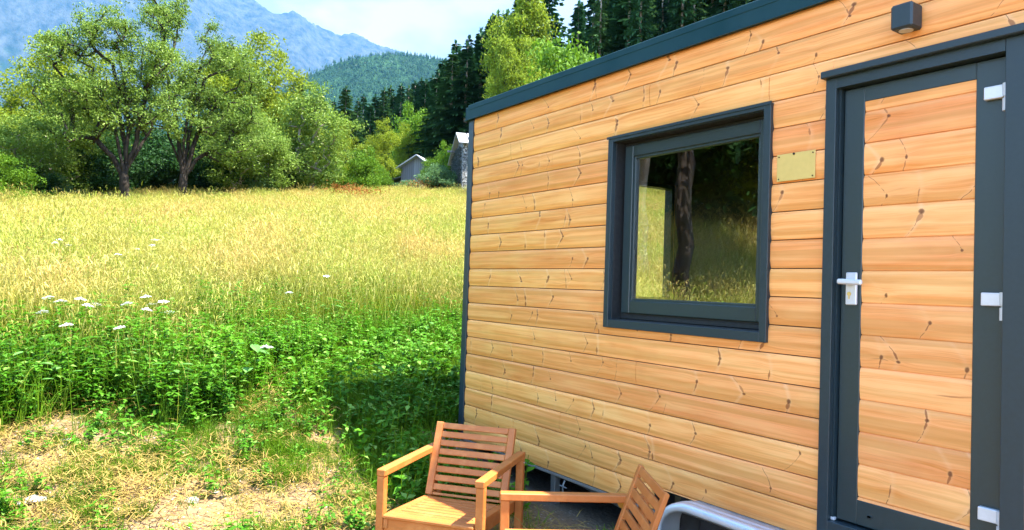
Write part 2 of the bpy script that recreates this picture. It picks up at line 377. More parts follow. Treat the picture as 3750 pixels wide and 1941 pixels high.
def mat_seed():
    t = NT('grass_seed_heads'); big = t.noise(t.pos(), .42, 3); b2 = t.noise(t.pos(), 1.3, 2)
    c = t.mix(t.rng(big, .42, .60), (.25, .32, .022), (.50, .31, .085)); c = t.mix(t.rng(b2, .45, .65, 0, .7), c, (.24, .30, .018)); c = t.mix(t.math('MULTIPLY', t.math('POWER', t.island(), 2.), .75), c, (.60, .51, .17))
    b = t.bsdf(c, .6, spec=.3); tr = t.n('ShaderNodeBsdfTranslucent'); t.put(tr.inputs[0], c)
    ms = t.n('ShaderNodeMixShader'); ms.inputs[0].default_value = .35; t.L.new(b, ms.inputs[1]); t.L.new(tr.outputs[0], ms.inputs[2]); return t.done(ms.outputs[0])
M['seed'] = mat_seed()

def glass(nm='window_glass', k=3.6):
    t = NT(nm); fr = t.n('ShaderNodeFresnel'); t.L.new(t.rng(t.n('ShaderNodeNewGeometry').outputs['Backfacing'], 0, 1, 1.52, .658), fr.inputs['IOR'])
    tr = t.n('ShaderNodeBsdfTransparent'); tr.inputs[0].default_value = (.98, .99, .98, 1); gl = t.n('ShaderNodeBsdfGlossy'); gl.inputs['Roughness'].default_value = 0
    gl.inputs['Color'].default_value = (1, 1, 1, 1)
    w = t.noise(t.obj(), 1.1, 2); t.L.new(t.bump(w, .06, .02), gl.inputs['Normal'])
    ms = t.n('ShaderNodeMixShader'); t.L.new(t.math('MULTIPLY', fr.outputs[0], k, clamp=True), ms.inputs[0]); t.L.new(tr.outputs[0], ms.inputs[1]); t.L.new(gl.outputs[0], ms.inputs[2])
    return t.done(ms.outputs[0])
M['glass'] = glass(); M['glass_end'] = glass('end_window_glass', 1.)
M['amber'] = mat_plain('amber_plastic', (.62, .22, .02), .4)
M['leaf_ivy'] = mat_leaf('grey_ivy', (.07, .09, .08), (.22, .25, .24))

# ------------------------------------------------------------------ terrain
_PU = np.array([-4000, -40, -6, -3, -1.7, -.7, .2, 1., 5., 30., 40., 60., 120., 300., 1500., 9000.])
_PZ = np.array([-60, -1.2, -.06, 0, .08, .20, .42, .58, 1.18, 4.22, 5.6, 8.2, 13.4, 22., 120., 500.])
def H(x, y):
    x = np.asarray(x, float); y = np.asarray(y, float); u = -x
    h = (np.interp(u-.25, _PU, _PZ)+np.interp(u, _PU, _PZ)+np.interp(u+.25, _PU, _PZ))/3
    ramp = np.clip((u-1)/12, 0, 1)
    yy = np.clip(y, -40, 30)
    h = h+ramp*np.where(yy > 0, .105*yy, .085*yy)+ramp*.30*np.clip(-7-y, 0, 40)
    # forested hillside rising on the right-hand side
    q = (x-CAM[0])*math.cos(R(68))+(y-CAM[1])*math.sin(R(68))
    h = h+.62*np.maximum(0, np.minimum(q, 400)-17-np.clip(u-45, 0, 900)*.10)*np.clip((np.hypot(x-3, y)-14)/25, 0, 1)
    # level pad dug for the trailer
    pad = np.clip((x+.25)/.35, 0, 1)*np.clip((y+.55)/.5, 0, 1)*np.clip((3.6-y)/.8, 0, 1)*np.clip((9-x)/1.5, 0, 1)
    h = h*(1-pad)+np.minimum(h, .07+.02*np.sin(x*3)*np.cos(y*4))*pad
    near = np.exp(-((x-1)**2+(y+2)**2)/60)
    h = h+near*(.018*np.sin(x*4.1+y*2.3)+.014*np.sin(x*2.2-y*5.1)+.008*np.sin(x*9+y*7))*(1-pad)
    return h
def Hs(x, y): return float(H(x, y))

def ground():
    def axis(c, n, fine, far):
        t = np.linspace(-1, 1, n); s = np.sinh(t*7.2); s = s/s[-1]*far
        return c+s+t*fine
    xs = axis(-.5, 420, 9, 12000); ys = axis(-1.5, 420, 9, 12000)
    X, Y = np.meshgrid(xs, ys, indexing='ij'); Z = H(X, Y)
    V = np.stack([X, Y, Z], -1).reshape(-1, 3); n, m = X.shape
    I = np.arange(n*m).reshape(n, m); F = np.stack([I[:-1, :-1], I[1:, :-1], I[1:, 1:], I[:-1, 1:]], -1).reshape(-1, 4)
    me = bpy.data.meshes.new('ground'); me.vertices.add(len(V)); me.vertices.foreach_set('co', V.ravel())
    me.loops.add(F.size); me.loops.foreach_set('vertex_index', F.ravel().astype(np.int32))
    me.polygons.add(len(F)); me.polygons.foreach_set('loop_start', np.arange(0, F.size, 4, dtype=np.int32)); me.polygons.foreach_set('use_smooth', np.ones(len(F), bool))
    me.update(calc_edges=True)
    t = NT('earth_and_turf'); P = t.pos(); x = t.xyz(P)
    n1 = t.noise(P, 2.6, 6, .65); n2 = t.noise(P, 38, 5, .7); n3 = t.noise(P, .25, 3)
    v = t.n('ShaderNodeTexVoronoi'); t.put(v.inputs['Vector'], P); v.inputs['Scale'].default_value = 34
    soil = t.mix(t.rng(n2, .3, .7), (.13, .085, .042), (.31, .205, .11)); soil = t.mix(t.rng(n1, .45, .7), soil, (.28, .17, .075))
    peb = t.math('MULTIPLY', t.rng(v.outputs['Distance'], .12, .3, 1, 0), t.rng(t.xyz(v.outputs['Color'])[0], .55, .75)); soil = t.mix(peb, soil, (.50, .45, .38))
    turf = t.mix(t.rng(n1, .3, .7), (.035, .055, .008), (.11, .12, .02)); far = t.mix(t.rng(n3, .4, .6), (.03, .07, .012), (.08, .12, .02))
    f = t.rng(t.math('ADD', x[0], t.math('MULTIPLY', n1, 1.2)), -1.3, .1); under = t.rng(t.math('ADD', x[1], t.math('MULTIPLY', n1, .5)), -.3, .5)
    c = t.mix(f, turf, soil); c = t.mix(t.math('MULTIPLY', under, t.rng(x[0], -.6, .2)), c, (.05, .045, .04)); c = t.mix(t.rng(x[0], -45, -60), c, far)  # ground under the trailer painted darker, standing in for shade
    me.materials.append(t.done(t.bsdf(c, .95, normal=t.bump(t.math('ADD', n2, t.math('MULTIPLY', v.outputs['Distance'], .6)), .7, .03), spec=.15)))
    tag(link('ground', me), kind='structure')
ground()

# ------------------------------------------------------------------ trailer
T = tag(empty('tiny_house', (0, 0, 0)), 'wooden tiny house on a trailer chassis, larch boards and anthracite window and door', 'tiny house')
ZB = lambda i: 1.70+(8-i)*.14
def build_walls():
    XL, XR = 0.0, 6.4; rows = range(-1, 18)
    holes = [(1.745, 2.898, 1.372, 2.513), (3.25, 4.05, .44, 2.58), (2.16, 3.98, -1, .435)]
    joints = {0: [2.05], 1: [2.9, 5.0], 2: [1.1], 3: [2.32], 4: [], 6: [5.2], 8: [4.9], 11: [], 12: [2.0], 13: [], 14: [.62], 15: [1.28], 16: [.72], 17: [1.9]}
    mb = MB(); r = random.Random(4)
    # board profile: flat face, chamfers top and bottom
    for i in rows:
        zt, zb = ZB(i), ZB(i+1); h = zt-zb
        prof = [(.012, 0.0022), (-.0030, .0026), (-.0042, .0045), (-.0112, .034), (-.0120, .039), (-.0126, .060), (-.0126, .100), (-.0120, .118), (-.0112, .123), (-.0055, .1362), (-.0040, .1378), (.012, .1380)]
        cuts = [XL]+joints.get(i, [])+[XR]
        for a, b in zip(cuts[:-1], cuts[1:]):
            segs = [(a+.0016, b-.0016)]
            for (x0, x1, z0, z1) in holes:
                if zb < z1-.004 and zt > z0+.004:
                    full = zb >= z0-.001 and zt <= z1+.001
                    new = []
                    for sg in segs:
                        s0, s1 = sg[0], sg[1]
                        if len(sg) == 4 or s1 <= x0 or s0 >= x1: new.append(sg); continue
                        if s0 < x0: new.append((s0, x0))
                        if s1 > x1: new.append((x1, s1))
                        if not full:  # the bit of board above or below the opening
                            new.append((max(s0, x0), min(s1, x1), z0, z1))
                    segs = new
            for sg in segs:
                s0, s1 = sg[0], sg[1]
                if s1-s0 < .004: continue
                dy = r.uniform(-.0012, .0012)
                pts = [(y+dy, zb+z) for y, z in prof]
                if len(sg) == 4:
                    z0, z1 = sg[2], sg[3]
                    if zt > z1: pts = [(y, max(z, z1)) for y, z in pts]
                    else: pts = [(y, min(z, z0)) for y, z in pts]
                n = len(pts)
                v = [(s0, y, z) for y, z in pts]+[(s1, y, z) for y, z in pts]
                f = [(k, n+k, n+k+1, k+1) for k in range(n-1)]+[tuple(range(n)), tuple(range(2*n-1, n-1, -1))]
                mb.add(v, f)
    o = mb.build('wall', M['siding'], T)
    # backing behind the boards, with the openings left free
    bk = MB()
    def wall_cells(x0, x1, z0, z1, hs, put):
        xs = sorted({x0, x1, *[q for h in hs for q in h[:2] if x0 < q < x1]}); zs = sorted({z0, z1, *[q for h in hs for q in h[2:] if z0 < q < z1]})
        for a, b in zip(xs[:-1], xs[1:]):
            for c, d in zip(zs[:-1], zs[1:]):
                if not any(h[0] <= (a+b)/2 <= h[1] and h[2] <= (c+d)/2 <= h[3] for h in hs): put(a, b, c, d)
    wall_cells(XL, XR, .305, 3.03, [(1.745, 2.898, 1.372, 2.513), (3.25, 4.05, .44, 2.58), (2.16, 3.98, 0, .435)], lambda a, b, c, d: bk.box(a, b, .0125, .10, c, d))
    bk.build('wall_core', M['dark'], T)
    e = MB()
    wall_cells(.101, 2.40, .305, 3.03, [(1.72, 2.30, 1.47, 2.63)], lambda a, b, c, d: e.box(0, .09, a, b, c, d))   # end wall, window opening free
    e.box(0, 6.4, 2.401, 2.5, .305, 3.03); e.box(6.31, 6.4, .101, 2.4, .305, 3.03)
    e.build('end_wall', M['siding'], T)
    r_ = MB(); r_.box(-.06, 6.46, -.045, 2.56, 3.031, 3.075, bev=.004)
    r_.box(-.085, 6.5, -.042, -.014, 2.953, 3.06, bev=.003); r_.box(-.10, 6.5, 2.53, 2.55, 2.953, 3.06); r_.box(-.10, -.0855, -.042, 2.55, 2.945, 3.062); 
    r_.box(-.105, 6.5, -.050, -.0425, 2.949, 2.957)
    r_.build('roof', M['trim'], T)
    c_ = MB(); c_.box(-.075, -.002, -.022, .07, .30, 2.948, bev=.003); c_.build('corner_trim', M['frame'], T)
    fl = MB(); fl.box(.0, 6.4, .101, 2.4, .31, .40); fl.build('floor', M['interior'], T)
    i_ = MB(); i_.box(.091, 6.3, 2.36, 2.40, .40, 3.02); i_.box(3.0, 3.06, .101, 2.36, .401, 3.02); i_.box(.091, 6.3, .102, 2.36, 2.98, 3.02)
    wall_cells(.102, 2.36, .401, 2.98, [(1.72, 2.30, 1.47, 2.63)], lambda a, b, c, d: i_.box(.0905, .11, a, b, c, d))
    i_.box(.7, 1.6, 1.9, 2.36, .401, 1.3)   # kitchen counter
    i_.build('interior_lining', M['interior'], T)
    ew = MB()
    for (a, b, c, d) in ((1.72, 1.76, 1.47, 2.63), (2.26, 2.30, 1.47, 2.63), (1.76, 2.26, 1.47, 1.51), (1.76, 2.26, 2.59, 2.63)): ew.box(-.01, .085, a, b, c, d)
    w = ew.build('end_window', M['sash'], T); g = MB(); g.box(.03, .034, 1.76, 2.26, 1.51, 2.59); g.build('pane', M['glass_end'], w)
    # bottom flashing strip and chassis
    b_ = MB(); b_.box(0.0, 2.19, -.010, .012, .280, .298, bev=.002); b_.build('base_flashing', M['flash'], T)
    ch = MB(); ch.box(.0, 6.3, .34, .42, .14, .262, bev=.004); ch.box(.0, 6.3, 2.0, 2.08, .14, .262, bev=.004)
    for x in (.3, 1.5, 2.6, 4.2, 5.6): ch.box(x, x+.05, .421, 1.999, .16, .24)
    ch.bar((1.15, .28, .215), (2.4, .18, .14), .05, .09); ch.build('chassis', M['steel'], T)
build_walls()

def ring(mb, x0, x1, z0, z1, w, y0, y1, bev=.002, wb=None, wt=None):
    wb = wb or w; wt = wt or w
    mb.box(x0, x0+w, y0, y1, z0, z1, bev=bev); mb.box(x1-w, x1, y0, y1, z0, z1, bev=bev)
    mb.box(x0+w, x1-w, y0+.0005, y1, z0, z0+wb, bev=bev); mb.box(x0+w, x1-w, y0+.0005, y1, z1-wt, z1, bev=bev)
def window():
    a = MB(); ring(a, 1.714, 2.928, 1.330, 2.532, .042, -.034, .0, wb=.05, wt=.03); a.box(1.706, 2.934, -.040, -.0345, 2.522, 2.537)
    w = a.build('window', M['frame'], T)
    v = MB(); ring(v, 1.7445, 2.8985, 1.3725, 2.5135, .012, .0005, .115); v.build('reveal', M['dark'], w)
    f = MB(); ring(f, 1.758, 2.885, 1.386, 2.500, .046, .075, .118); f.box(1.80, 2.84, .066, .0745, 1.388, 1.412, bev=.002)
    f.build('frame', M['dark'], w)
    s = MB(); ring(s, 1.786, 2.872, 1.425, 2.478, .070, .050, .105, bev=.004, wb=.078); ring(s, 1.853, 2.805, 1.500, 2.411, .018, .062, .10, bev=.003)
    s.build('sash', M['sash'], w)
    g = MB(); g.box(1.868, 2.79, .078, .082, 1.515, 2.396); g.build('pane', M['glass'], w)
window()
def door():
    a = MB()
    a.box(3.224, 3.276, -.030, .0, .462, 2.578, bev=.002); a.box(3.972, 4.052, -.030, .0, .462, 2.578, bev=.002)
    a.box(3.276, 3.972, -.030, .012, .462, .556, bev=.002); a.box(3.2495, 3.284, .0005, .11, .5, 2.575); a.box(3.968, 4.0505, .0005, .11, .5, 2.575)
    a.box(3.285, 3.967, .0125, .11, .48, .552); a.box(3.277, 3.971, -.029, .11, 2.53, 2.577)
    a.box(3.214, 4.075, -.062, -.001, 2.5785, 2.612, bev=.004)
    a.build('door_frame', M['frame'], T)
    d = MB(); x0, x1, z0, z1 = 3.290, 3.962, .563, 2.524
    d.box(x0, 3.3855, .020, .075, z0, z1, bev=.003); d.box(3.8485, x1, .020, .075, z0, z1, bev=.003)
    d.box(3.3855, 3.8485, .0205, .075, z0, .670, bev=.002); d.box(3.3855, 3.8485, .0205, .075, 2.4555, z1, bev=.002)
    D = d.build('door', M['sash'], T)
    p = MB(); zl = [.6845+k*.1437 for k in range(-1, 13)]
    prof = [(.040, .0022), (.0298, .0026), (.0290, .0045), (.0243, .034), (.0237, .039), (.0232, .060), (.0232, .100), (.0237, .119), (.0243, .125), (.0285, .1392), (.0295, .1410), (.040, .1414)]
    for zb in zl:
        pts = [(y, min(max(zb+z, .6705), 2.455)) for y, z in prof]
        if pts[-1][1]-pts[0][1] < .003: continue
        n = len(pts); v = [(3.386, y, z) for y, z in pts]+[(3.848, y, z) for y, z in pts]
        p.add(v, [(k, n+k, n+k+1, k+1) for k in range(n-1)])
    p.box(3.386, 3.848, .0345, .07, .671, 2.455)
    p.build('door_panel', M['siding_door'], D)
    h = MB(); h.box(3.320, 3.372, .004, .0195, 1.535, 1.682, bev=.004); h.tube([(3.346, .004, 1.640), (3.346, -.042, 1.640)], .011, 12)
    h.bar((3.312, -.046, 1.640), (3.428, -.046, 1.636), .020, .024, bev=.006)
    hh = h.build('handle', M['white_metal'], D)
    k = MB(); k.tube([(3.340, .0035, 1.585), (3.340, .001, 1.585)], .0095, 14); k.box(3.3375, 3.3425, .0005, .0034, 1.562, 1.580); k.build('keyhole', M['plate'], hh)
    for z in (2.365, 1.560, .735):
        q = MB(); q.box(3.886, 3.955, -.004, .0195, z-.006, z+.045, bev=.003); q.tube([(3.965, -.002, z-.004), (3.965, -.002, z+.047)], .0125, 14)
        q.tube([(3.965, -.002, z-.060), (3.965, -.002, z-.012)], .0125, 14); q.tube([(3.965, -.002, z-.0118), (3.965, -.002, z-.0042)], .008, 10)
        q.build('hinge', M['white_metal'], D)
    v = MB(); v.tube([(3.445, .0195, .612), (3.445, .016, .612)], .008, 12); v.bar((3.435, .0175, .612), (3.46, .0175, .612), .003, .012); v.build('drain_cap', M['frame'], D)
    kp = MB(); kp.box(3.268, 3.292, -.002, .018, .5565, .570, bev=.002); kp.build('corner_cap', M['white_metal'], D)
door()
def fittings():
    l = MB(); l.box(3.563, 3.655, -.105, -.018, 2.700, 2.806, bev=.008); l.box(3.59, 3.63, -.0178, -.0127, 2.72, 2.79); o = l.build('wall_lamp', M['frame'], T)
    o['label'] = 'square anthracite outdoor lamp on the boards above the door'
    g = MB(); g.tube([(3.609, -.062, 2.6995), (3.609, -.062, 2.697)], .028, 18); g.build('lens', M['white_metal'], o)
    p = MB(); p.box(2.960, 3.170, -.0185, -.0155, 2.128, 2.262, bev=.001); o = p.build('number_plate', M['plate'], T); o['label'] = 'blank olive plate screwed to the boards'
    for x, z, q in ((2.972, 2.140, .0035), (2.972, 2.25, .0035), (3.158, 2.14, .0035), (3.158, 2.25, .0035), (3.055, 2.257, .006)):
        s = MB(); s.tube([(x, -.0187, z), (x, -.022, z)], q, 8); s.build('screw', M['bark_dark'], o)
    # mudguard over twin wheels
    path = []
    cx0, cx1, zc, r = 2.53, 3.75, .255, .185
    for a in np.linspace(math.pi, math.pi/2, 12): path.append((cx0+r*1.2*math.cos(a), zc+r*math.sin(a)))
    for a in np.linspace(math.pi/2, 0, 12): path.append((cx1+r*1.2*math.cos(a), zc+r*math.sin(a)))
    path = [(path[0][0]-.01, .05)]+path+[(path[-1][0]+.01, .05)]
    prof = [(.06, 0), (-.05, 0), (-.056, .004), (-.066, .004), (-.074, -.003), (-.084, -.003), (-.092, .004), (-.112, .003), (-.130, -.006), (-.138, -.030), (-.130, -.046), (-.126, -.028), (-.10, -.008), (.06, -.006)]
    m = MB(); V = []; n = len(prof)
    for i, (x, z) in enumerate(path):
        a = np.array(path[min(i+1, len(path)-1)])-np.array(path[max(i-1, 0)]); a /= np.linalg.norm(a); nx, nz = -a[1], a[0]
        V += [(x+nx*q, y+.002, z+nz*q) for y, q in prof]
    F = [(i*n+k, i*n+k+1, (i+1)*n+k+1, (i+1)*n+k) for i in range(len(path)-1) for k in range(n-1)]
    m.add(V, F); m.build('mudguard', M['fender'], T, smooth=True)
    for x in (2.62, 3.42):
        w = MB(); t = np.linspace(0, 2*math.pi, 37)[:-1]
        pr = [(.03, .20), (.02, .30), (-.0, .325), (.03+.15, .33), (.20, .32), (.21, .20)]
        V = [(x+rr*math.cos(a), .0+y, .325+.0+rr*math.sin(a)*1) for a in t for y, rr in pr]; V = [(a, b+.05, c-.07) for a, b, c in V]; n = len(pr)
        w.add(V, [(i*n+k, i*n+(k+1) % n, ((i+1) % 36)*n+(k+1) % n, ((i+1) % 36)*n+k) for i in range(36) for k in range(n)])
        W_ = w.build('wheel', M['tyre'], T, smooth=True); rm = MB(); rm.tube([(x, .10, .255), (x, .24, .255)], .195, 28); rm.build('rim', M['rim'], W_)
    wl_ = MB(); wl_.box(2.22, 3.97, .32, .335, .02, .43); wl_.box(2.22, 2.235, .02, .319, .15, .43); wl_.box(2.236, 3.96, .016, .319, .418, .43); wl_.build('wheel_well', M['dark'], T)  # dark lining added to keep the inside of the wheel arch black
    mo = MB(); mo.box(1.9, 4.2, .245, .335, .27, .30); mo.build('axle_bracket', M['steel'], T)
    ml = MB(); ml.tube([(1.83, .06, .245), (1.83, .13, .245)], .036, 18); ml.bar((1.83, .14, .19), (1.83, .14, .30), .05, .02); o = ml.build('marker_lamp', M['amber'], T)
    # corner jack standing on the ground
    j = MB(); j.box(1.155, 1.205, .02, .07, .055, .285, bev=.003); j.box(1.10, 1.26, -.03, .12, .035, .0545, bev=.003); j.build('jack_leg', M['steel'], T)
    tp = MB(); tp.tube([(1.345, -.005, .272), (1.345, -.02, .24), (1.345, -.02, .20)], .006, 8); tp.bar((1.31, -.02, .235), (1.385, -.02, .232), .01, .008); tp.build('valve', M['steel'], T)
fittings()

# ------------------------------------------------------------------ chairs
def chair(name, arm, back_z, label, loc, rz):
    """lounge chair, x to its left side seen from behind... origin on the ground under the seat centre, front towards -y"""
    W_, Dp = arm; hw = W_/2; t_ = .042
    o = tag(empty(name, loc, rz), label, 'garden chair', 'slatted hardwood garden chairs beside the tiny house')
    for sx in (-1, 1):
        for sy in (-1, 1):
            m = MB(); x = sx*(hw-t_/2); y = sy*(Dp/2-t_/2); zb = 0.0
            m.box(x-t_/2, x+t_/2, y-t_/2, y+t_/2, zb, .5645, bev=.003); m.build('leg', M['teak'], o)
        m = MB(); m.box(sx*(hw-.023)-.025, sx*(hw-.023)+.025, -Dp/2-.004, Dp/2+.004, .565, .600, bev=.004); m.build('armrest', M['teak'], o)
        m = MB(); m.bar((sx*(hw-t_-.014), -Dp/2+.003, .335), (sx*(hw-t_-.014), Dp/2-.003, .285), .026, .065); m.build('side_rail', M['teak'], o)
    iw = hw-t_-.028
    m = MB(); m.box(-hw+t_+.001, hw-t_-.001, -Dp/2+.008, -Dp/2+.034, .290, .355, bev=.003); m.build('front_rail', M['teak'], o)
    s = MB(); n = 9; y0, y1 = -Dp/2-.012, Dp/2-.20
    zf = lambda y: .378-(y-y0)*.075
    wd = (y1-y0-.066)/(n-1)
    hb = hw-t_-.003
    s.bar((-hb, y0+.033, zf(y0+.033)-.011), (hb, y0+.033, zf(y0+.033)-.011), .066, .022, bev=.006)
    for k in range(n-1):
        y = y0+.066+wd*(k+.5); s.bar((-hb+.045, y, zf(y)-.012), (hb-.045, y, zf(y)-.012), wd-.022, .024, (0, .0, 1), .003)
    for sx in (-1, 1):
        s.bar((sx*(hb-.0225), y0+.067, zf(y0+.067)-.0105), (sx*(hb-.0225), y1, zf(y1)-.0105), .044, .021, bev=.003)
    s.build('seat', M['teak'], o)
    b = MB(); yb = y1+.012; zb0 = zf(y1)+.003; lean = .135/(back_z-.36); zt = back_z
    P = lambda x, s_: (x, yb+lean*s_, zb0+s_)
    L = zt-zb0; bw = hb
    up = Vector((0, -1, lean)).normalized()
    for sx in (-1, 1): b.bar(P(sx*(bw-.022), 0), P(sx*(bw-.022), L), .044, .022, up, .004)
    nb = 8; g = .0125; hgt = (L-.03-(nb-1)*g)/nb; z0 = .028
    for k in range(nb):
        c = z0+hgt*(k+.5)+g*k; b.bar(P(-bw+.0445, c), P(bw-.0445, c), hgt, .016, up, .003)
    b.bar(P(-bw+.0445, .008), P(bw-.0445, .008), .014, .014, up, .002)
    b.build('backrest', M['teak'], o)
    for a_, b_ in (((hw-.002, Dp/2-.02, .54), (hw+.003, Dp/2-.02, .54)), ((-hw+.002, Dp/2-.02, .54), (-hw-.003, Dp/2-.02, .54)), ((0, -Dp/2+.0085, .318), (0, -Dp/2+.006, .318))):
        f = MB(); f.tube([a_, b_], .005, 8); f.build('bolt', M['chrome'], o)
    return o
# chair one: arm ends measured on the ground plan
def put_chair(FL, FR, BR, label, back_z, zoff=0.):
    FL, FR, BR = map(np.array, (FL, FR, BR)); wdir = (FR-FL)/np.linalg.norm(FR-FL); W_ = np.linalg.norm(FR-FL)
    back = np.array([-wdir[1], wdir[0]]); D_ = float((BR-FR) @ back)
    if D_ < 0: back = -back; D_ = -D_
    c = (FL+FR)/2+back*D_/2
    rz = math.atan2(wdir[1], wdir[0])
    return chair('garden_chair', (W_, D_), back_z, label, (c[0], c[1], zoff), rz)
put_chair((1.700, -1.530), (2.160, -1.165), (1.725, -.60), 'slatted hardwood armchair with sunlit seat, whole seat and both arms in view', .738)
_w = np.array([.853, -.522]); _b = np.array([.522, .853]); _FL = np.array([2.325, -1.175])
put_chair(_FL, _FL+_w*.585, _FL+_w*.585+_b*.70, 'slatted hardwood armchair turned away, only one arm and its backrest in view', .75)

# ------------------------------------------------------------------ plants: generators
def leaf_quads(P, size, r, droop=.0, aspect=.42, up=.3, flat=0.):
    """diamond leaves at points P"""
    n = len(P); d = r.normal(size=(n, 3)); d[:, 2] = d[:, 2]*(1-flat)-droop; d /= np.linalg.norm(d, axis=1)[:, None]
    nn = r.normal(size=(n, 3)); nn[:, 2] += up*3; s = np.cross(d, nn); s /= np.linalg.norm(s, axis=1)[:, None]+1e-9
    L = (size*r.uniform(.6, 1.35, n))[:, None]
    a = P-d*L/2; b = P+d*L/2; m = P-d*L*.08
    return np.stack([a, m+s*L*aspect/1.0*.5, b, m-s*L*aspect*.5], 1)

def grow(tips, base, fork, r, seg=.5, trunk_r=.2, minr=.012, power=2.3, wob=.12, stems=()):
    """skeleton: trunk to the fork, then every tip joined to the nearest part already grown"""
    nodes = [np.array(base, float)]; par = [-1]
    n = max(2, int((fork-base)[2]/seg)+1)
    for k in range(1, n+1):
        nodes.append(base+(fork-base)*k/n+np.append(r.normal(0, .04, 2), 0)*np.linalg.norm(fork-base)/3); par.append(len(nodes)-2)
    for st in stems:
        last = n; a = np.array(nodes[n])
        for p in st:
            p = np.array(p, float); m = max(1, int(np.linalg.norm(p-a)/seg))
            for k in range(1, m+1): nodes.append(a+(p-a)*k/m+r.normal(0, .035, 3)); par.append(last); last = len(nodes)-1
            a = p
    order = np.argsort(np.linalg.norm(tips-fork, axis=1)); tipi = []
    for t in order:
        p = tips[t]; A = np.array(nodes[n-1:]); d = np.linalg.norm(A-p, axis=1)+.55*np.linalg.norm(A-fork, axis=1)*.5
        d = d+np.where(A[:, 2] > p[2]+.3, 2., 0)
        j = int(np.argmin(d))+n-1; q = nodes[j]; L = np.linalg.norm(p-q); m = max(1, int(L/seg)); off = r.normal(0, wob, 3)*L*.4
        last = j
        for k in range(1, m+1):
            u = k/m; x = q+(p-q)*u+off*math.sin(math.pi*u)+np.array([0, 0, -.10*L*math.sin(math.pi*u)*0+.12*L*math.sin(math.pi*u)])
            nodes.append(x); par.append(last); last = len(nodes)-1
        tipi.append(last)
    w = np.zeros(len(nodes)); w[tipi] = 1.
    for i in range(len(nodes)-1, 0, -1): w[par[i]] += w[i]
    rad = trunk_r*(w/w[0])**(1/power)
    return np.array(nodes), par, rad

def limbs_mesh(name, nodes, par, rad, mat, minr, flare=1.5, n=6):
    V = []; F = []; c = 0; t = np.arange(n)*2*math.pi/n; ct, st = np.cos(t), np.sin(t)
    for i in range(1, len(nodes)):
        if rad[i] < minr: continue
        a, b = nodes[par[i]], nodes[i]; d = b-a; L = np.linalg.norm(d)
        if L < 1e-4: continue
        d = d/L; ax = np.array([0, 0, 1.]) if abs(d[2]) < .9 else np.array([1., 0, 0]); x = np.cross(d, ax); x /= np.linalg.norm(x); y = np.cross(x, d)
        ra = min(rad[par[i]], rad[i]*1.6); 
        if par[i] == 0: ra *= flare
        cir = np.outer(ct, x)+np.outer(st, y)
        V.append(a+cir*ra-d*ra*.15); V.append(b+cir*rad[i]+d*rad[i]*.1)
        F += [(c+k, c+(k+1) % n, c+n+(k+1) % n, c+n+k) for k in range(n)]; c += 2*n
    me = bpy.data.meshes.new(name); me.from_pydata(np.vstack(V).tolist(), [], F); me.materials.append(mat)
    me.polygons.foreach_set('use_smooth', [True]*len(F)); me.update(); return me

def broadleaf(seed, lobes, base, fork, trunk_r, n_tips, leaves_per, leaf, mats, clump=.45, droop=.1, shell=.55, minr=.02, aspect=.5, stems=()):
    """lobes: list of (cx,cy,cz, rx,ry,rz, weight). returns trunk mesh and crown mesh"""
    r = np.random.default_rng(seed); lobes = np.array(lobes, float); w = lobes[:, 6]/lobes[:, 6].sum()
    k = r.choice(len(lobes), n_tips, p=w); d = r.normal(size=(n_tips, 3)); d /= np.linalg.norm(d, axis=1)[:, None]
    rad = r.uniform(shell, 1.05, n_tips)[:, None]**.8
    tips = lobes[k, :3]+d*rad*lobes[k, 3:6]
    nodes, par, rr = grow(tips, np.array(base, float), np.array(fork, float), r, seg=max(.3, clump), trunk_r=trunk_r, stems=stems)
    trunk = limbs_mesh('trunk', nodes, par, rr, mats[1], minr)
    cs = r.uniform(.55, 1.25, n_tips)*clump; cnt = (leaves_per*r.uniform(.4, 1.5, n_tips)).astype(int)
    idx = np.repeat(np.arange(n_tips), cnt); e = r.normal(size=(len(idx), 3)); e /= (np.linalg.norm(e, axis=1)[:, None]+1e-9)
    e *= (r.uniform(0, 1, len(idx))**.5)[:, None]; e[:, 2] *= .65
    P = tips[idx]+e*cs[idx][:, None]*1.25
    V = leaf_quads(P, np.full(len(P), leaf), r, droop=droop, aspect=aspect)
    return trunk, quads_mesh('crown', V, mats[0])

def plant_tree(name, label, cat, loc, trunk, crown, rz=0, sc=1., group=None, scz=None):
    o = tag(empty(name, loc, rz), label, cat, group); o.scale = (sc, sc, scz or sc)
    t = link('trunk', trunk, o); c = link('crown', crown, o); return o

def at(px, py, D):
    """a point at horizontal distance D (m) on the sight line measured in the 2576-wide survey of the photo"""
    d = _f+_r2*(px*1.4557-1875)/FPX+_u2*(970.5-py*1.4557)/FPX
    d = d/math.hypot(d[0], d[1]); return CAM+d*D
def gat(px, D):
    p = at(px, 450, D); return np.array([p[0], p[1], Hs(p[0], p[1])])

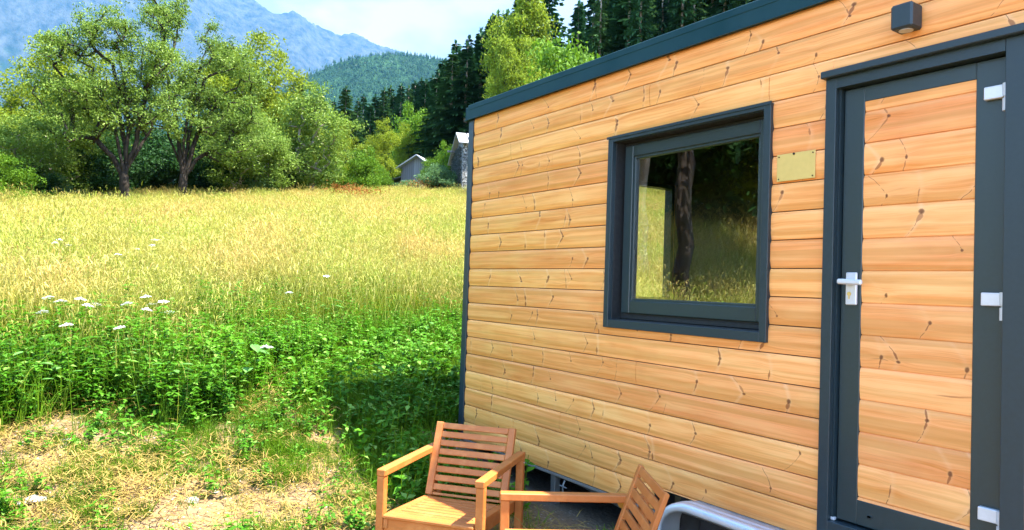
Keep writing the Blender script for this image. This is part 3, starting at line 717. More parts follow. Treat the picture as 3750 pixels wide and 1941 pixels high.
# ---- the two old trees in the meadow
def old_tree(seed, px, D, side, label):
    g = gat(px, D)
    r = np.random.default_rng(seed)
    # local frame: x' across the view (to the right), y' away
    fw = np.array([g[0]-CAM[0], g[1]-CAM[1]]); fw /= np.linalg.norm(fw); rt = np.array([fw[1], -fw[0]])
    s = side
    L = [(.2*s, 0, 3.9, 1.2, 1.5, .8, .7), (1.5*s, .2, 4.5, 1.4, 1.5, 1.0, .9), (.3*s, 0, 5.5, 1.3, 1.5, 1.0, 1.), (1.0*s, 0, 7.3, 1.1, 1.3, .9, .75), (2.3*s, 0, 6.9, 1.0, 1.2, .8, .6),
         (3.2*s, -.1, 6.2, .7, 1.0, .7, .4), (-1.0*s, 0, 6.4, 1.2, 1.4, 1.0, .9), (-1.3*s, 0, 8.4, .9, 1.0, .9, .6), (-1.5*s, 0, 4.5, 1.2, 1.4, 1.0, .7), (2.8*s, .1, 4.6, 1.1, 1.4, .9, .7),
         (3.0*s, .3, 3.3, 1.2, 1.3, .9, .6), (1.9*s, .2, 2.9, 1.0, 1.0, .6, .3), (-.5*s, 0, 9.5, .55, .7, .7, .22), (1.1*s, 0, 8.5, .3, .3, .5, .06), (2.2*s, 0, 8.0, .4, .3, .4, .06)]
    L2 = []
    for (a, b, c, rx, ry, rz, w) in L:
        v = rt*a*(.80 if s < 0 else .9)+fw*b; L2.append((v[0], v[1], c, (rx+ry)/2, (rx+ry)/2, rz, w))
    J = lambda a, b, c: tuple(rt*a*s+fw*b)+(c,)
    st = ([J(-.20, 0, 2.6), J(-.45, .1, 4.2), J(-.9, 0, 6.2), J(-1.2, 0, 8.0)], [J(.10, .1, 2.8), J(.3, 0, 4.4), J(.7, 0, 6.0), J(1.9, 0, 7.0)], [J(.30, -.1, 2.5), J(.6, .1, 3.9), J(1.4, .1, 5.0)], [J(-.02, -.15, 3.0), J(.15, -.1, 4.8), J(.6, 0, 7.0)],
          [J(.5, 0, 2.2), J(1.2, .1, 2.9), J(1.9, .2, 3.0)], [J(-.4, .1, 2.6), J(-.9, .2, 4.0)])
    tr, cr = broadleaf(seed, L2, (0, 0, -.2), (rt[0]*.04*s, rt[1]*.04*s, 1.5), .185, 520, 84, .112, (M['leaf_ash'], M['bark_dark']), clump=.36, droop=.35, shell=.3, minr=.013, aspect=.42, stems=st)
    plant_tree('old_tree', label, 'tree', tuple(g), tr, cr, group='two old trees standing in the meadow')
old_tree(11, 317, 34, -1, 'spreading old tree, leftmost of the two dark trunks in the meadow')
old_tree(12, 460, 36.5, 1, 'spreading old tree with forked dark trunk, right one of the two in the meadow')

# ---- prototypes for the edge of the wood
PR = {}
def proto(key, seed, h, w, leafmat, bark, n_tips=170, lp=60, leaf=.17, low=.25, shell=.6, clump=.6, droop=.1, trunk=.16):
    r = np.random.default_rng(seed); L = []
    n = 9
    for k in range(n):
        z = low+(1-low)*(k+.5)/n; prof = math.sin(math.pi*min(1, max(0.08, (z-low)/(1-low)*.86+.10)))**.7
        for q in range(2 if k < n-2 else 1):
            a = r.uniform(0, 6.28); d = w*.5*prof*r.uniform(.25, .62)
            L.append((math.cos(a)*d, math.sin(a)*d, z*h, w*.27*prof+.2, w*.27*prof+.2, h*.11, 1))
    PR[key] = broadleaf(seed, L, (0, 0, -.3), (0, 0, low*h*.8+.3), trunk, n_tips, lp, leaf, (leafmat, bark), clump=clump, shell=shell, droop=droop, minr=.03)
proto('olive_a', 21, 9, 8, M['leaf_olive'], M['bark_dark'], 330, 75, .18, low=.08)
proto('olive_b', 22, 9, 7, M['leaf_olive'], M['bark_dark'], 300, 75, .18, low=.15)
proto('ash_a', 23, 7, 5.5, M['leaf_ash'], M['bark_pale'], 260, 70, .16, low=.22, droop=.3)
proto('bright_a', 24, 4, 4.6, M['leaf_bright'], M['bark_dark'], 200, 80, .16, low=.0, clump=.5)
proto('bright_b', 25, 4, 5.2, M['leaf_bright'], M['bark_dark'], 200, 80, .15, low=.0, clump=.55)
proto('dark_a', 26, 4.2, 5, M['leaf_dark'], M['bark_dark'], 200, 80, .19, low=.0, clump=.55)
proto('willow_a', 27, 3, 4, M['leaf_willow'], M['bark_dark'], 170, 80, .15, low=.0, clump=.45)
proto('big_a', 28, 16, 9, M['leaf_lime'], M['bark_dark'], 520, 75, .30, low=.08, clump=.9, trunk=.3)
def tree_at(key, px, D, top_py, label, cat='tree', name='tree', group=None, rz=None, wide=1., h0=None, sink=0.):
    g = gat(px, D); top = at(px, top_py, D)[2]; hs = {'olive_a': 9, 'olive_b': 9, 'ash_a': 7, 'bright_a': 4, 'bright_b': 4, 'dark_a': 4.2, 'willow_a': 3, 'big_a': 16}[key]
    hh = max(1., (top-g[2]+sink)*1.09)/hs; tr, cr = PR[key]
    global _ti; _ti += 1
    return plant_tree(name, label, cat, (g[0], g[1], g[2]-sink), tr, cr, rz if rz is not None else (_ti*2.399) % 6.28, hh*wide, group, hh)
_ti = 0
GE = 'bushy trees along the far edge of the meadow'
T_ = [
 ('olive_a', -30, 41, 300, 'yellow-green bushy tree cut by the left edge of the photo', 1.1),
 ('olive_b', 45, 44, 255, 'yellow-green tree at far left, beside the small dark spruce', 1.15),
 ('olive_a', 130, 45, 150, 'tall olive-green rounded tree behind the left old tree, left half of the crown mass', 1.0),
 ('olive_b', 215, 48, 170, 'olive tree directly behind the left old trunk', 1.0),
 ('olive_b', 560, 47, 150, 'olive-green rounded tree just right of the right old tree', .95),
 ('olive_a', 640, 46, 145, 'tall broad olive tree, its crown against the blue mountain', 1.0),
 ('olive_b', 700, 47, 205, 'olive tree stepping down to the right of the broad one', .95),
 ('ash_a', 785, 43, 262, 'slender yellow-green tree with a pale thin trunk', 1.15),
 ('olive_a', 850, 50, 330, 'low olive tree right of the slender pale trunk', .8),
 ('ash_a', 60, 36, 330, 'pale leafy young tree at the left meadow edge', 1.2),
 ('ash_a', 150, 38, 300, 'light green drooping tree left of the old trunks', 1.2),
 ('ash_a', 590, 40, 300, 'light green drooping tree right of the old trunks', 1.2),
 ('ash_a', 665, 41, 320, 'grey-green leaning tree reaching down to the grass', 1.2),
 ('olive_b', 960, 58, 322, 'olive rounded tree shading the grey shed', .8),
 ('bright_a', 1045, 70, 288, 'bright green tree below the dark spruces, above the shed', .7),
 ('olive_b', 1020, 66, 330, 'olive bush between the shed roof and the bright tree', .7),
]
for k, px, D, ty, lb, wd in T_: tree_at(k, px, D, ty, lb, group=GE, wide=wd)
GB = 'bushes along the far edge of the meadow'
B_ = [
 ('bright_a', 20, 34, 405, 'bright green bush at the far left meadow edge', 1.0), ('dark_a', 75, 36, 420, 'dark bush behind the leftmost bright bush', 1.0), ('bright_b', -40, 33, 395, 'lime bush cut by the left edge of the photo', 1.),
 ('willow_a', 130, 36, 450, 'low green bush at the left meadow edge', 1.2),
 ('dark_a', 200, 39, 370, 'deep green bush in shade left of the left trunk', 1.1), ('dark_a', 265, 41, 355, 'deep green bush close behind the left trunk', 1.1), ('dark_a', 385, 43, 350, 'deep green bush in the gap between the two trunks', 1.1),
 ('dark_a', 335, 46, 350, 'deep green bush just right behind the left trunk', 1.), ('dark_a', 520, 42, 350, 'deep green bush close behind the right trunk', 1.1), ('dark_a', 575, 41, 375, 'deep green bush in shade right of the right trunk', 1.),
 ('willow_a', 640, 41, 440, 'low green bush below the drooping trees', 1.1), ('dark_a', 715, 44, 400, 'dark hollow bush left of the slender pale trunk', 1.),
 ('bright_b', 745, 44, 385, 'lime green bush left of the slender pale trunk', .9), ('bright_a', 825, 46, 400, 'lime green bush right of the slender pale trunk', .9), ('bright_b', 890, 47, 418, 'low lime bush before the shed', .8),
 ('bright_a', 915, 45, 385, 'tall lime bush left of the shed', .7), ('bright_b', 960, 52, 425, 'yellow-green bush at the left foot of the shed', .6), ('dark_a', 870, 54, 395, 'dark bush behind the lime ones', .9),
 ('bright_b', 1085, 57, 408, 'lime bush at the right corner of the shed', .62), ('bright_a', 1125, 58, 372, 'bright bush climbing beside the stone barn', .62), ('willow_a', 1105, 48.5, 425, 'blue-green willow bush before the stone barn', 1.15), ('willow_a', 1140, 48.5, 443, 'small blue-green bush at the foot of the stone barn', .9),
 ('willow_a', 1030, 50, 458, 'low green scrub under the shed wall', 1.6),
]
for k, px, D, ty, lb, wd in B_: tree_at(k, px, D, ty, lb, 'bush', 'bush', GB, wide=wd)

# ---- big light-green broadleaf on the forest slope
tree_at('big_a', 1292, 60, 14, 'tall bright broadleaf tree standing out of the dark spruces', wide=.72)
tree_at('big_a', 1340, 57, 150, 'bright broadleaf tree, lower right neighbour of the tallest one', wide=.62, group=None)
tree_at('big_a', 1255, 56, 150, 'olive broadleaf tree left below the tallest one', wide=.62)
tree_at('bright_b', 1445, 44, 152, 'bright green bush peeping over the roof edge', 'bush', 'bush', wide=.75)

# ---- spruces
def spruce(seed, h, w, mats, bare=.0, n=None):
    r = np.random.default_rng(seed); V = []; m = MB()
    step = .56; z = h*(.06+bare)
    tw = MB()
    while z < h-.25:
        u = (z-h*.05)/(h*.95); L = w*.5*(1-u)**.82*r.uniform(.82, 1.1)+.12; k = int(5+4*(1-u)); a0 = r.uniform(0, 6.28)
        for q in range(k):
            if r.random() < .10: continue
            a = a0+q*6.283/k+r.uniform(-.3, .3); l = L*r.uniform(.7, 1.25); d = np.array([math.cos(a), math.sin(a)]); rise = .30*(1-u*.3); seg = max(2, int(l/.34))
            zz = z+r.uniform(-.2, .2); side = np.array([-d[1], d[0]])
            for s in range(seg):
                t = (s+.6)/seg; x = d*l*t; hz = zz+rise*l*t-.62*l*t*t+(.22*l*max(0, t-.75))
                sz = 1.0*(1-t*.4)*(.55+.45*(1-u))
                for side_s in (-1, 1, 0):
                    e = side*side_s*sz*.75+d*sz*(.55 if side_s else .75); c = np.array([x[0], x[1], hz]); e3 = np.array([e[0], e[1], -.28*sz*r.uniform(.3, 1.6)])
                    nrm = np.array([-e3[1], e3[0], 0]); nrm /= np.linalg.norm(nrm)+1e-9; wv = nrm*sz*.36; wv[2] = r.uniform(-.10, .10)*sz
                    V.append([c-e3*.15, c+e3*.5+wv, c+e3*r.uniform(.9, 1.2), c+e3*.5-wv])
                # hanging twigs
                if r.random() < .75:
                    c = np.array([x[0], x[1], hz]); e3 = np.array([d[0]*.12, d[1]*.12, -sz*r.uniform(.7, 1.2)]); wv = np.array([side[0], side[1], 0])*sz*.22
                    V.append([c, c+e3*.5+wv, c+e3, c+e3*.5-wv])
        z += step*(.75+.35*(1-u))
    for _ in range(6):
        c = np.array([0, 0, h-.45]); e3 = np.array([*r.normal(0, .12, 2), .8]); wv = np.array([*r.normal(0, .1, 2), 0]); V.append([c, c+e3*.5+wv, c+e3, c+e3*.5-wv])
    crown = quads_mesh('crown', np.array(V), mats[0])
    m.tube([(0, 0, -1), (0, 0, h*.3), (0, 0, h*.7), (0, 0, h*.98)], [.012*h+.06, .0095*h, .005*h, .01], 7)
    if bare > .1:
        for _ in range(40):
            z = r.uniform(.08, bare+.03)*h; a = r.uniform(0, 6.28); l = r.uniform(.4, 1.6); m.tube([(0, 0, z), (math.cos(a)*l, math.sin(a)*l, z-.1*l)], [.03, .01], 4)
    return m.mesh('trunk', mats[1], True), crown
SP = [spruce(31, 22, 6.6, (M['needle'], M['bark_spruce'])), spruce(32, 22, 5.6, (M['needle'], M['bark_spruce'])), spruce(33, 22, 7.2, (M['needle_light'], M['bark_spruce']))]
SPB = [spruce(35, 24, 6.0, (M['needle'], M['bark_spruce']), bare=.38), spruce(36, 24, 5.2, (M['needle_light'], M['bark_spruce']), bare=.45)]
GS = 'dark spruces on the wooded slope'
def spruce_at(x, y, h, kind, label, group, rz=0., wide=1.):
    tr, cr = kind; base = 24 if kind in SPB else 22; o = plant_tree('spruce', label, 'spruce tree', (x, y, Hs(x, y)-.3), tr, cr, rz, h/base*wide, group, h/base); return o
# single spruces that can be told apart: (px, D, top py)
for i, (px, D, ty, k, wd, lb) in enumerate([
 (20, 58, 235, 0, 1.0, 'small dark spruce at the far left edge behind the yellow-green tree'),
 (745, 75, 203, 0, 1.0, 'dark spruce against the blue hill, directly right of the olive crowns'),
 (800, 80, 228, 0, 1.0, 'small dark spruce, second from the olive crowns'),
 (862, 60, 218, 2, 1.25, 'light shaggy spruce with bare thin tip right of the slender tree'),
 (832, 90, 252, 1, 1.0, 'smallest dark spruce tip between its two taller neighbours'),
 (1135, 84, 104, 1, 1.0, 'narrow spruce with a pointed tip at the foot of the skyline slope'),
 (1168, 80, 92, 1, .9, 'slim spruce on the skyline, second up the slope'),
 (1196, 78, 78, 0, .9, 'slim spruce on the skyline, third up the slope'),
 (1222, 76, 44, 0, .9, 'tall spruce tip on the skyline left of the bright broadleaf tree'),
 (1255, 80, 50, 1, .9, 'spruce tip touching the bright broadleaf crown'),
 (1080, 92, 190, 0, 1., 'dark spruce at the lower left of the wooded slope'),
 (1105, 88, 150, 0, 1.3, 'dark spruce, lower left of the pointed skyline one'), (1090, 66, 190, 0, 1.3, 'dark spruce with its foot behind the stone barn bushes'), (1128, 64, 130, 2, 1.3, 'big dark spruce above the stone barn'), (1165, 62, 110, 0, 1.3, 'big dark spruce just left of the roof corner'), (1200, 66, 85, 1, 1.4, 'big dark spruce behind the olive broadleaf tree'), (1062, 78, 205, 0, 1.3, 'dark spruce above the bright green tree')]):
    g = gat(px, D); h = at(px, ty, D)[2]-g[2]+.3; spruce_at(g[0], g[1], h, SP[k], lb, None, i*1.7, max(.8, min(2.0, 1.4*(wd*6.0/h*1.6 if h < 10 else wd))))
r = random.Random(5)
# group in the valley (px 885..1065)
for i in range(17):
    px = 885+i*11+r.uniform(-5, 5); D = r.uniform(88, 118); top = 262-(px-885)*.36+r.uniform(-16, 22)
    g = gat(px, D); h = max(9, at(px, top, D)[2]-g[2]+.3); spruce_at(g[0], g[1], h, SP[r.choice([0, 1, 2, 2])], 'spruce in the even row beyond the shed', 'row of spruces beyond the shed', r.uniform(0, 6), r.uniform(1.35, 1.8))
# slope wood, scattered uphill; taller behind
cnt = 0
pts = []
for k in range(9000):
    a = R(r.uniform(104, 152.5)); D = 52+110*r.random()**.9
    x, y = CAM[0]+D*math.cos(a), CAM[1]+D*math.sin(a)
    q = (x-CAM[0])*math.cos(R(68))+(y-CAM[1])*math.sin(R(68))
    deg = math.degrees(a)
    if D < 66 and deg > 143: continue
    if any((x-a_)**2+(y-b_)**2 < 9 for a_, b_ in pts): continue
    # skyline limit of the slope: tan of the elevation allowed at this bearing
    lim = np.interp(deg, [145, 147, 149, 151, 152.5], [9, .40, .36, .325, .29])
    z0 = Hs(x, y); h = r.uniform(17, 25); hm = 1.57+lim*D-z0
    if hm < 10: continue
    h = min(h, hm)
    pts.append((x, y)); spruce_at(x, y, h, SP[r.choice([0, 0, 1, 1, 2])], 'dark spruce in the dense wood above the roof of the tiny house', GS, r.uniform(0, 6), r.uniform(1.15, 1.55)); cnt += 1
    if cnt >= 225: break
# taller trees with bare pale trunks at the edge of the wood, above the roof
for px, D, ty, k in ((1499, 52, 20, 1), (1600, 50, -40, 0), (1705, 50, -90, 0), (1735, 54, -90, 1), (1812, 52, -120, 0), (1868, 50, -120, 1), (1890, 55, -120, 0), (1940, 52, -140, 1), (1655, 60, -60, 0)):
    g = gat(px, D); h = min(27, at(px, ty, D)[2]-g[2]); spruce_at(g[0], g[1], max(18, h), SPB[k], 'tall spruce with bare pale lower trunk above the roof edge', 'bare-trunked spruces above the roof edge', px*.7, .85)

# ---- hedge trees behind the camera, seen only in the window pane
proto('tall_a', 41, 12, 7, M['leaf_olive'], M['bark_dark'], 420, 70, .17, low=.42, trunk=.17); proto('tall_b', 42, 12, 8, M['leaf_ash'], M['bark_pale'], 420, 70, .17, low=.34, trunk=.22)
for i, (x, y, k, s) in enumerate([(-5.4, -8.2, 'tall_a', 1.), (-9.2, -10.6, 'tall_b', 1.1), (-13.5, -14, 'tall_b', 1.2), (-15, -19, 'dark_a', 2.2), (-18, -17, 'olive_a', 1.1), (-11, -20, 'olive_b', 1.2), (-20, -24, 'dark_a', 3.)]):
    tr, cr = PR[k]; plant_tree('tree', ['dark trunk nearest in the window reflection', 'pale trunk mirrored right of the dark one', 'tree farther back in the window reflection', 'low dark tree in the window reflection', 'rounded olive tree at the back of the window reflection', 'olive tree at the left of the mirrored slope', 'dark tree at the back of the mirrored slope'][i], 'tree', (x, y, Hs(x, y)), tr, cr, i*1.3, s, 'trees behind the photographer')

# ------------------------------------------------------------------ buildings at the edge of the meadow
def shed():
    g = at(1046, 440, 58); zt = at(1038, 392, 58)[2]; zb = at(1046, 452, 58)[2]-1.2; h = zt-zb
    a = math.atan2(g[1]-CAM[1], g[0]-CAM[0])
    o = tag(empty('shed', (g[0], g[1], zb), a-math.pi/2-R(22)), 'small grey board shed with pale roof among the bushes', 'shed')   # local -y faces the camera
    w, dp, e = 1.25, 3.0, h-.85
    m = MB(); m.add([(-w, 0, 0), (w, 0, 0), (w, 0, e), (0.15, 0, h-.05), (-w, 0, e), (-w, dp, 0), (w, dp, 0), (w, dp, e), (.15, dp, h-.05), (-w, dp, e)],
                   [(0, 1, 2, 3, 4), (9, 8, 7, 6, 5), (0, 4, 9, 5), (1, 6, 7, 2)]); m.build('wall', M['grey_wood'], o)
    rf = MB(); rf.bar((-w-.55, dp/2-.1, e-.34), (.15, dp/2-.1, h+.02), dp+.7, .09, bev=.01); rf.bar((.15, dp/2-.1, h+.02), (w+.45, dp/2-.1, e-.28), dp+.7, .09, bev=.01); rf.build('roof', M['slate'], o)
    ln = MB(); ln.bar((-w-2.6, dp/2, .75), (-w-.02, dp/2, 1.45), dp, .08, bev=.01); ln.box(-w-2.4, -w-2.3, .1, .2, 0, .8); ln.build('lean_to_roof', M['grey_wood'], o)
    b = MB(); b.box(-w+.01, w-.01, -.04, -.003, 0, 1.15); b.build('plinth', M['slate'], o)
shed()
def barn():
    c = at(1163, 440, 47); zt = at(1163, 340, 47)[2]; zb = at(1163, 470, 47)[2]-.9; h = zt-zb
    a = math.atan2(c[1]-CAM[1], c[0]-CAM[0])
    o = tag(empty('stone_barn', (c[0], c[1], zb), a-math.pi/2+R(10)), 'tall rubble stone barn half hidden behind the left corner of the tiny house', 'barn')
    m = MB(); ex, dp = 6.0, 1.9
    # corner at origin: one wall runs +x (sunlit), the gable runs to -y... away side closed
    m.add([(0, 0, 0), (ex, 0, 0), (ex, 0, h-.5), (0, 0, h-.5), (0, dp*2, 0), (ex, dp*2, 0), (ex, dp*2, h-1.3), (0, dp*2, h-1.3), (0, dp*.55, h+.25), (ex, dp*.55, h+.25)],
          [(0, 1, 2, 3), (0, 3, 8, 7, 4), (1, 5, 6, 9, 2), (4, 7, 6, 5), (3, 2, 9, 8), (8, 9, 6, 7)])
    m.build('wall', M['stone'], o)
    rf = MB()
    for k in range(9):
        x = -.35+k*.72; rf.bar((x+.34, -.35, h-.56+.03*(k % 2)), (x+.34, dp*.55, h+.33), .66, .07, bev=.01)
        rf.bar((x+.34, dp*.56, h+.33), (x+.34, dp*2+.3, h-1.35), .66, .07, bev=.01)
    rf.build('roof', M['slate'], o)
    b = MB(); b.bar((-.7, dp*1.1, h-.75), (.1, dp*1.1, h-.75), .14, .12); b.build('beam', M['grey_wood'], o)
    iv = np.random.default_rng(3); P = np.stack([iv.uniform(-.18, -.02, 2600), iv.uniform(.4, dp*2, 2600), iv.uniform(0, h-.6, 2600)], -1); P = P[P[:, 2] < h-.3-.35*np.abs(P[:, 1]-1.5)]
    link('ivy', quads_mesh('ivy', leaf_quads(P, np.full(len(P), .17), iv), M['leaf_ivy']), o)
barn()

# ------------------------------------------------------------------ meadow and herbs
def scatter(name, meshes, P, rot, sc, idx, label, cat='grass', inst=False):
    col = bpy.data.collections.new(name+'_kinds')
    for i, me in enumerate(meshes):
        ob = bpy.data.objects.new('%s_kind_%02d' % (name, i), me); col.objects.link(ob)
    me = bpy.data.meshes.new(name); me.vertices.add(len(P)); me.vertices.foreach_set('co', np.ascontiguousarray(P, dtype=np.float32).ravel())
    for nm, ty, dat in (('rot', 'FLOAT_VECTOR', rot), ('sc', 'FLOAT', sc), ('idx', 'INT', idx)):
        a = me.attributes.new(nm, ty, 'POINT'); a.data.foreach_set('vector' if ty == 'FLOAT_VECTOR' else 'value', np.ascontiguousarray(dat, dtype=np.int32 if ty == 'INT' else np.float32).ravel())
    me.update(); o = link(name, me); tag(o, label, cat, kind='stuff')
    g = bpy.data.node_groups.new(name, 'GeometryNodeTree'); g.interface.new_socket('Geometry', in_out='INPUT', socket_type='NodeSocketGeometry'); g.interface.new_socket('Geometry', in_out='OUTPUT', socket_type='NodeSocketGeometry')
    N, L = g.nodes, g.links; i_ = N.new('NodeGroupInput'); o_ = N.new('NodeGroupOutput'); ip = N.new('GeometryNodeInstanceOnPoints'); ci = N.new('GeometryNodeCollectionInfo')
    ci.inputs['Collection'].default_value = col; ci.inputs['Separate Children'].default_value = True; ci.inputs['Reset Children'].default_value = True
    def na(nm, ty):
        x = N.new('GeometryNodeInputNamedAttribute'); x.data_type = ty; x.inputs['Name'].default_value = nm; return x.outputs['Attribute']
    L.new(i_.outputs[0], ip.inputs['Points']); L.new(ci.outputs[0], ip.inputs['Instance']); ip.inputs['Pick Instance'].default_value = True
    L.new(na('idx', 'INT'), ip.inputs['Instance Index']); L.new(na('rot', 'FLOAT_VECTOR'), ip.inputs['Rotation']); L.new(na('sc', 'FLOAT'), ip.inputs['Scale'])
    L.new(ip.outputs[0], o_.inputs[0]); md = o.modifiers.new('scatter', 'NODES'); md.node_group = g
    return o

def blades(r, n, rad, h, w, bend=.35, mi=0, seg=3):
    """curved grass blades as strips of quads -> (n*seg,4,3)"""
    a = r.uniform(0, 6.283, n); d = rad*np.sqrt(r.uniform(0, 1, n)); B = np.stack([np.cos(a)*d, np.sin(a)*d, np.full(n, -.04)], -1)
    L = h*r.uniform(.5, 1.15, n); az = r.uniform(0, 6.283, n)+.0; D = np.stack([np.cos(az), np.sin(az), np.zeros(n)], -1); bd = bend*r.uniform(.2, 1.4, n)
    az2 = r.uniform(0, 6.283, n); Wv = np.stack([np.cos(az2), np.sin(az2), np.zeros(n)], -1)*(w*r.uniform(.6, 1.3, n))[:, None]/2
    out = []
    P = lambda t: B+D*(L*bd*t**2)[:, None]+np.array([0, 0, 1])*(L*(t-.35*bd*t**3))[:, None]
    for k in range(seg):
        t0, t1 = k/seg, (k+1)/seg; w0, w1 = 1-t0**1.6, 1-t1**1.6+.02
        out.append(np.stack([P(t0)-Wv*w0, P(t0)+Wv*w0, P(t1)+Wv*w1, P(t1)-Wv*w1], 1))
    tip = P(1.0); tdir = P(1.0)-P(.8)
    return np.concatenate(out), tip, tdir
def seeds(r, tip, tdir, L, w):
    n = len(tip); d = tdir/(np.linalg.norm(tdir, axis=1)[:, None]+1e-9); az = r.uniform(0, 6.283, n); s = np.stack([np.cos(az), np.sin(az), np.zeros(n)], -1); Ls = (L*r.uniform(.6, 1.3, n))[:, None]
    hook = np.stack([np.cos(az+1), np.sin(az+1), -np.ones(n)*.6], -1)*Ls*.35
    m = tip+d*Ls*.5; e = tip+d*Ls*.8+hook
    a = np.stack([tip-d*Ls*.1, tip+s*w*.45+d*Ls*.2, m+s*w*.5, m-s*w*.5], 1); b = np.stack([m-s*w*.5, m+s*w*.5, e+s*w*.1, e-s*w*.1], 1)
    return np.concatenate([a, b])
def grass_kind(seed, nb, ns, rad, h, w, hs, sl, sw, mats, bend=.4):
    r = np.random.default_rng(seed); V1, _, _ = blades(r, nb, rad, h, w, bend); V2, tip, td = blades(r, ns, rad, hs, w*.55, bend*.8); V3 = seeds(r, tip, td, sl, sw)
    V = np.concatenate([V1, V2, V3]); mi = [0]*len(V1)+[1]*len(V2)+[1]*len(V3); return quads_mesh('grass', V, mats, mi=mi)
g_near = [grass_kind(100+i, 70, 20, .26, .58, .007, .86, .11, .010, (M['blade'], M['seed'])) for i in range(5)]
g_mid = [grass_kind(110+i, 80, 42, .34, .60, .011, .87, .13, .013, (M['blade'], M['seed'])) for i in range(4)]
g_far = [grass_kind(120+i, 80, 70, .50, .62, .017, .84, .17, .021, (M['blade'], M['seed'])) for i in range(4)]
g_green = [grass_kind(130+i, 60, 4, .26, .62, .011, .75, .06, .008, (M['blade_green'], M['seed'])) for i in range(3)]

def noise2(x, y, s, seed=0):
    r_ = np.random.default_rng(seed); v = 0
    for k in range(5):
        a = r_.uniform(0, 6.28); f = s*(1.5**k)*r_.uniform(.8, 1.2); v = v+np.sin((x*math.cos(a)+y*math.sin(a))*f+r_.uniform(0, 6.28)+1.3*np.sin((y*math.cos(a)-x*math.sin(a))*f*.7+k))/(1.25**k)
    return v/3
def polar(n, a0, a1, d0, d1, r):
    a = np.radians(r.uniform(a0, a1, n)); d = np.sqrt(r.uniform(d0*d0, d1*d1, n)); return CAM[0]+d*np.cos(a), CAM[1]+d*np.sin(a), d, np.degrees(a)
def clear(x, y):   # outside the trailer pad
    return ~((x > -.15) & (x < 6.8) & (y > -.35) & (y < 2.9))
def front(y, x):   # line where the tall growth begins (its x), as a function of y
    return np.interp(y, [-9, -4, -3.2, -2.4, -1.8, -1.45, -1.1, -.5, .2, 1., 3], [-1.2, -1.0, -.88, -.84, -.72, -1.1, -1.9, -2.3, -2.4, -2.4, -2.])+.12*np.sin(y*5.3)
def edge(deg):     # distance from the camera to the far edge of the meadow
    return np.interp(deg, [130, 151, 158, 164, 170, 174, 178, 183, 195], [48, 47, 46, 44, 43, 40, 35, 32, 30])
r = np.random.default_rng(77)
def put(name, kinds, x, y, smin, smax, label, tilt=.12, dz=0.):
    n = len(x); P = np.stack([x, y, H(x, y)+dz], -1); rot = np.stack([r.normal(0, tilt, n), r.normal(0, tilt, n), r.uniform(0, 6.28, n)], -1)
    return scatter(name, kinds, P, rot, r.uniform(smin, smax, n), r.integers(0, len(kinds), n), label)
# tall meadow grass in three rings
X, Y, D, A = polar(5200, 126, 196, 6, 14.5, r); k = clear(X, Y) & (X < front(Y, X)-1.3+r.uniform(-.9, .9, len(X)))
near = (X[k], Y[k])
X, Y, D, A = polar(5600, 126, 192, 13.5, 25, r); k = noise2(X, Y, 1.4, 18)+r.normal(0, .25, len(X)) > -.60; mid = (X[k], Y[k])
X, Y, D, A = polar(15000, 126, 190, 23, 52, r); k = (D < edge(A)+2) & (noise2(X, Y, 1.1, 17)+r.normal(0, .25, len(X)) > -.62); far = (X[k], Y[k])
X2 = r.uniform(-16, -1.5, 1800); Y2 = r.uniform(-20, -6.5, 1800)   # the same meadow behind the photographer's left shoulder
def put_mix(name, parts, label):
    P = []; rot = []; sc = []; idx = []; kinds = []; off = 0
    for kd, (x, y), s0, s1 in parts:
        n = len(x); P.append(np.stack([x, y, H(x, y)], -1)); ln = .16*noise2(x, y, .35, 31); rot.append(np.stack([r.normal(0, .13, n)+ln, r.normal(0, .13, n)-ln*.6, r.uniform(0, 6.28, n)], -1))
        sc.append(r.uniform(s0, s1, n)*(1+.16*noise2(x, y, .5, 4)+.22*noise2(x, y, 1.7, 14))*np.where(r.random(n) < .04, 1.22, 1.)); idx.append(r.integers(0, len(kd), n)+off); kinds += kd; off += len(kd)
    return scatter(name, kinds, np.concatenate(P), np.concatenate(rot), np.concatenate(sc), np.concatenate(idx), label)
put_mix('meadow_grass', [(g_near, near, .75, 1.1), (g_mid, mid, .75, 1.1), (g_far, far, .55, .85), (g_mid, (X2, Y2), .8, 1.1)], 'tall yellow and tan seeding grass covering the rising meadow')

# leafy weeds
def weed_kind(seed, h, nst, leafL, mats, rad=.16, aspect=.55):
    r = np.random.default_rng(seed); V = []; mi = []
    for s in range(nst):
        a = r.uniform(0, 6.28); d = rad*math.sqrt(r.random()); b = np.array([math.cos(a)*d, math.sin(a)*d, -.03]); lean = np.array([*r.normal(0, .18, 2), 1.]); hh = h*r.uniform(.6, 1.1)
        top = b+lean*hh; side = np.array([.003, .002, 0]); V.append([b-side, b+side, top+side*.5, top-side*.5]); mi.append(1)
        nl = int(hh/.055)
        for k in range(nl):
            t = (k+1.5)/(nl+1.5)
            for q in range(2 if k < nl-1 else 4):
                az = r.uniform(0, 6.28); dd = np.array([math.cos(az), math.sin(az), r.uniform(-.15, .65)]); dd /= np.linalg.norm(dd); L = leafL*r.uniform(.6, 1.25)*(1-.35*t)
                c = b+lean*hh*t; sd = np.cross(dd, [0, 0, 1]); sd /= np.linalg.norm(sd); sd = sd*L*aspect*.5+np.array([0, 0, r.uniform(-.25, .25)*L*.3]); e = c+dd*L; m = c+dd*L*.42+np.array([0, 0, .03*L]); e[2] -= L*.25
                V.append([c, m+sd, e, m-sd]); mi.append(0)
    return quads_mesh('weed', np.array(V), mats, mi=mi)
w_tall = [weed_kind(200+i, .62, 6, .105, (M['weed'], M['blade_green'])) for i in range(5)]
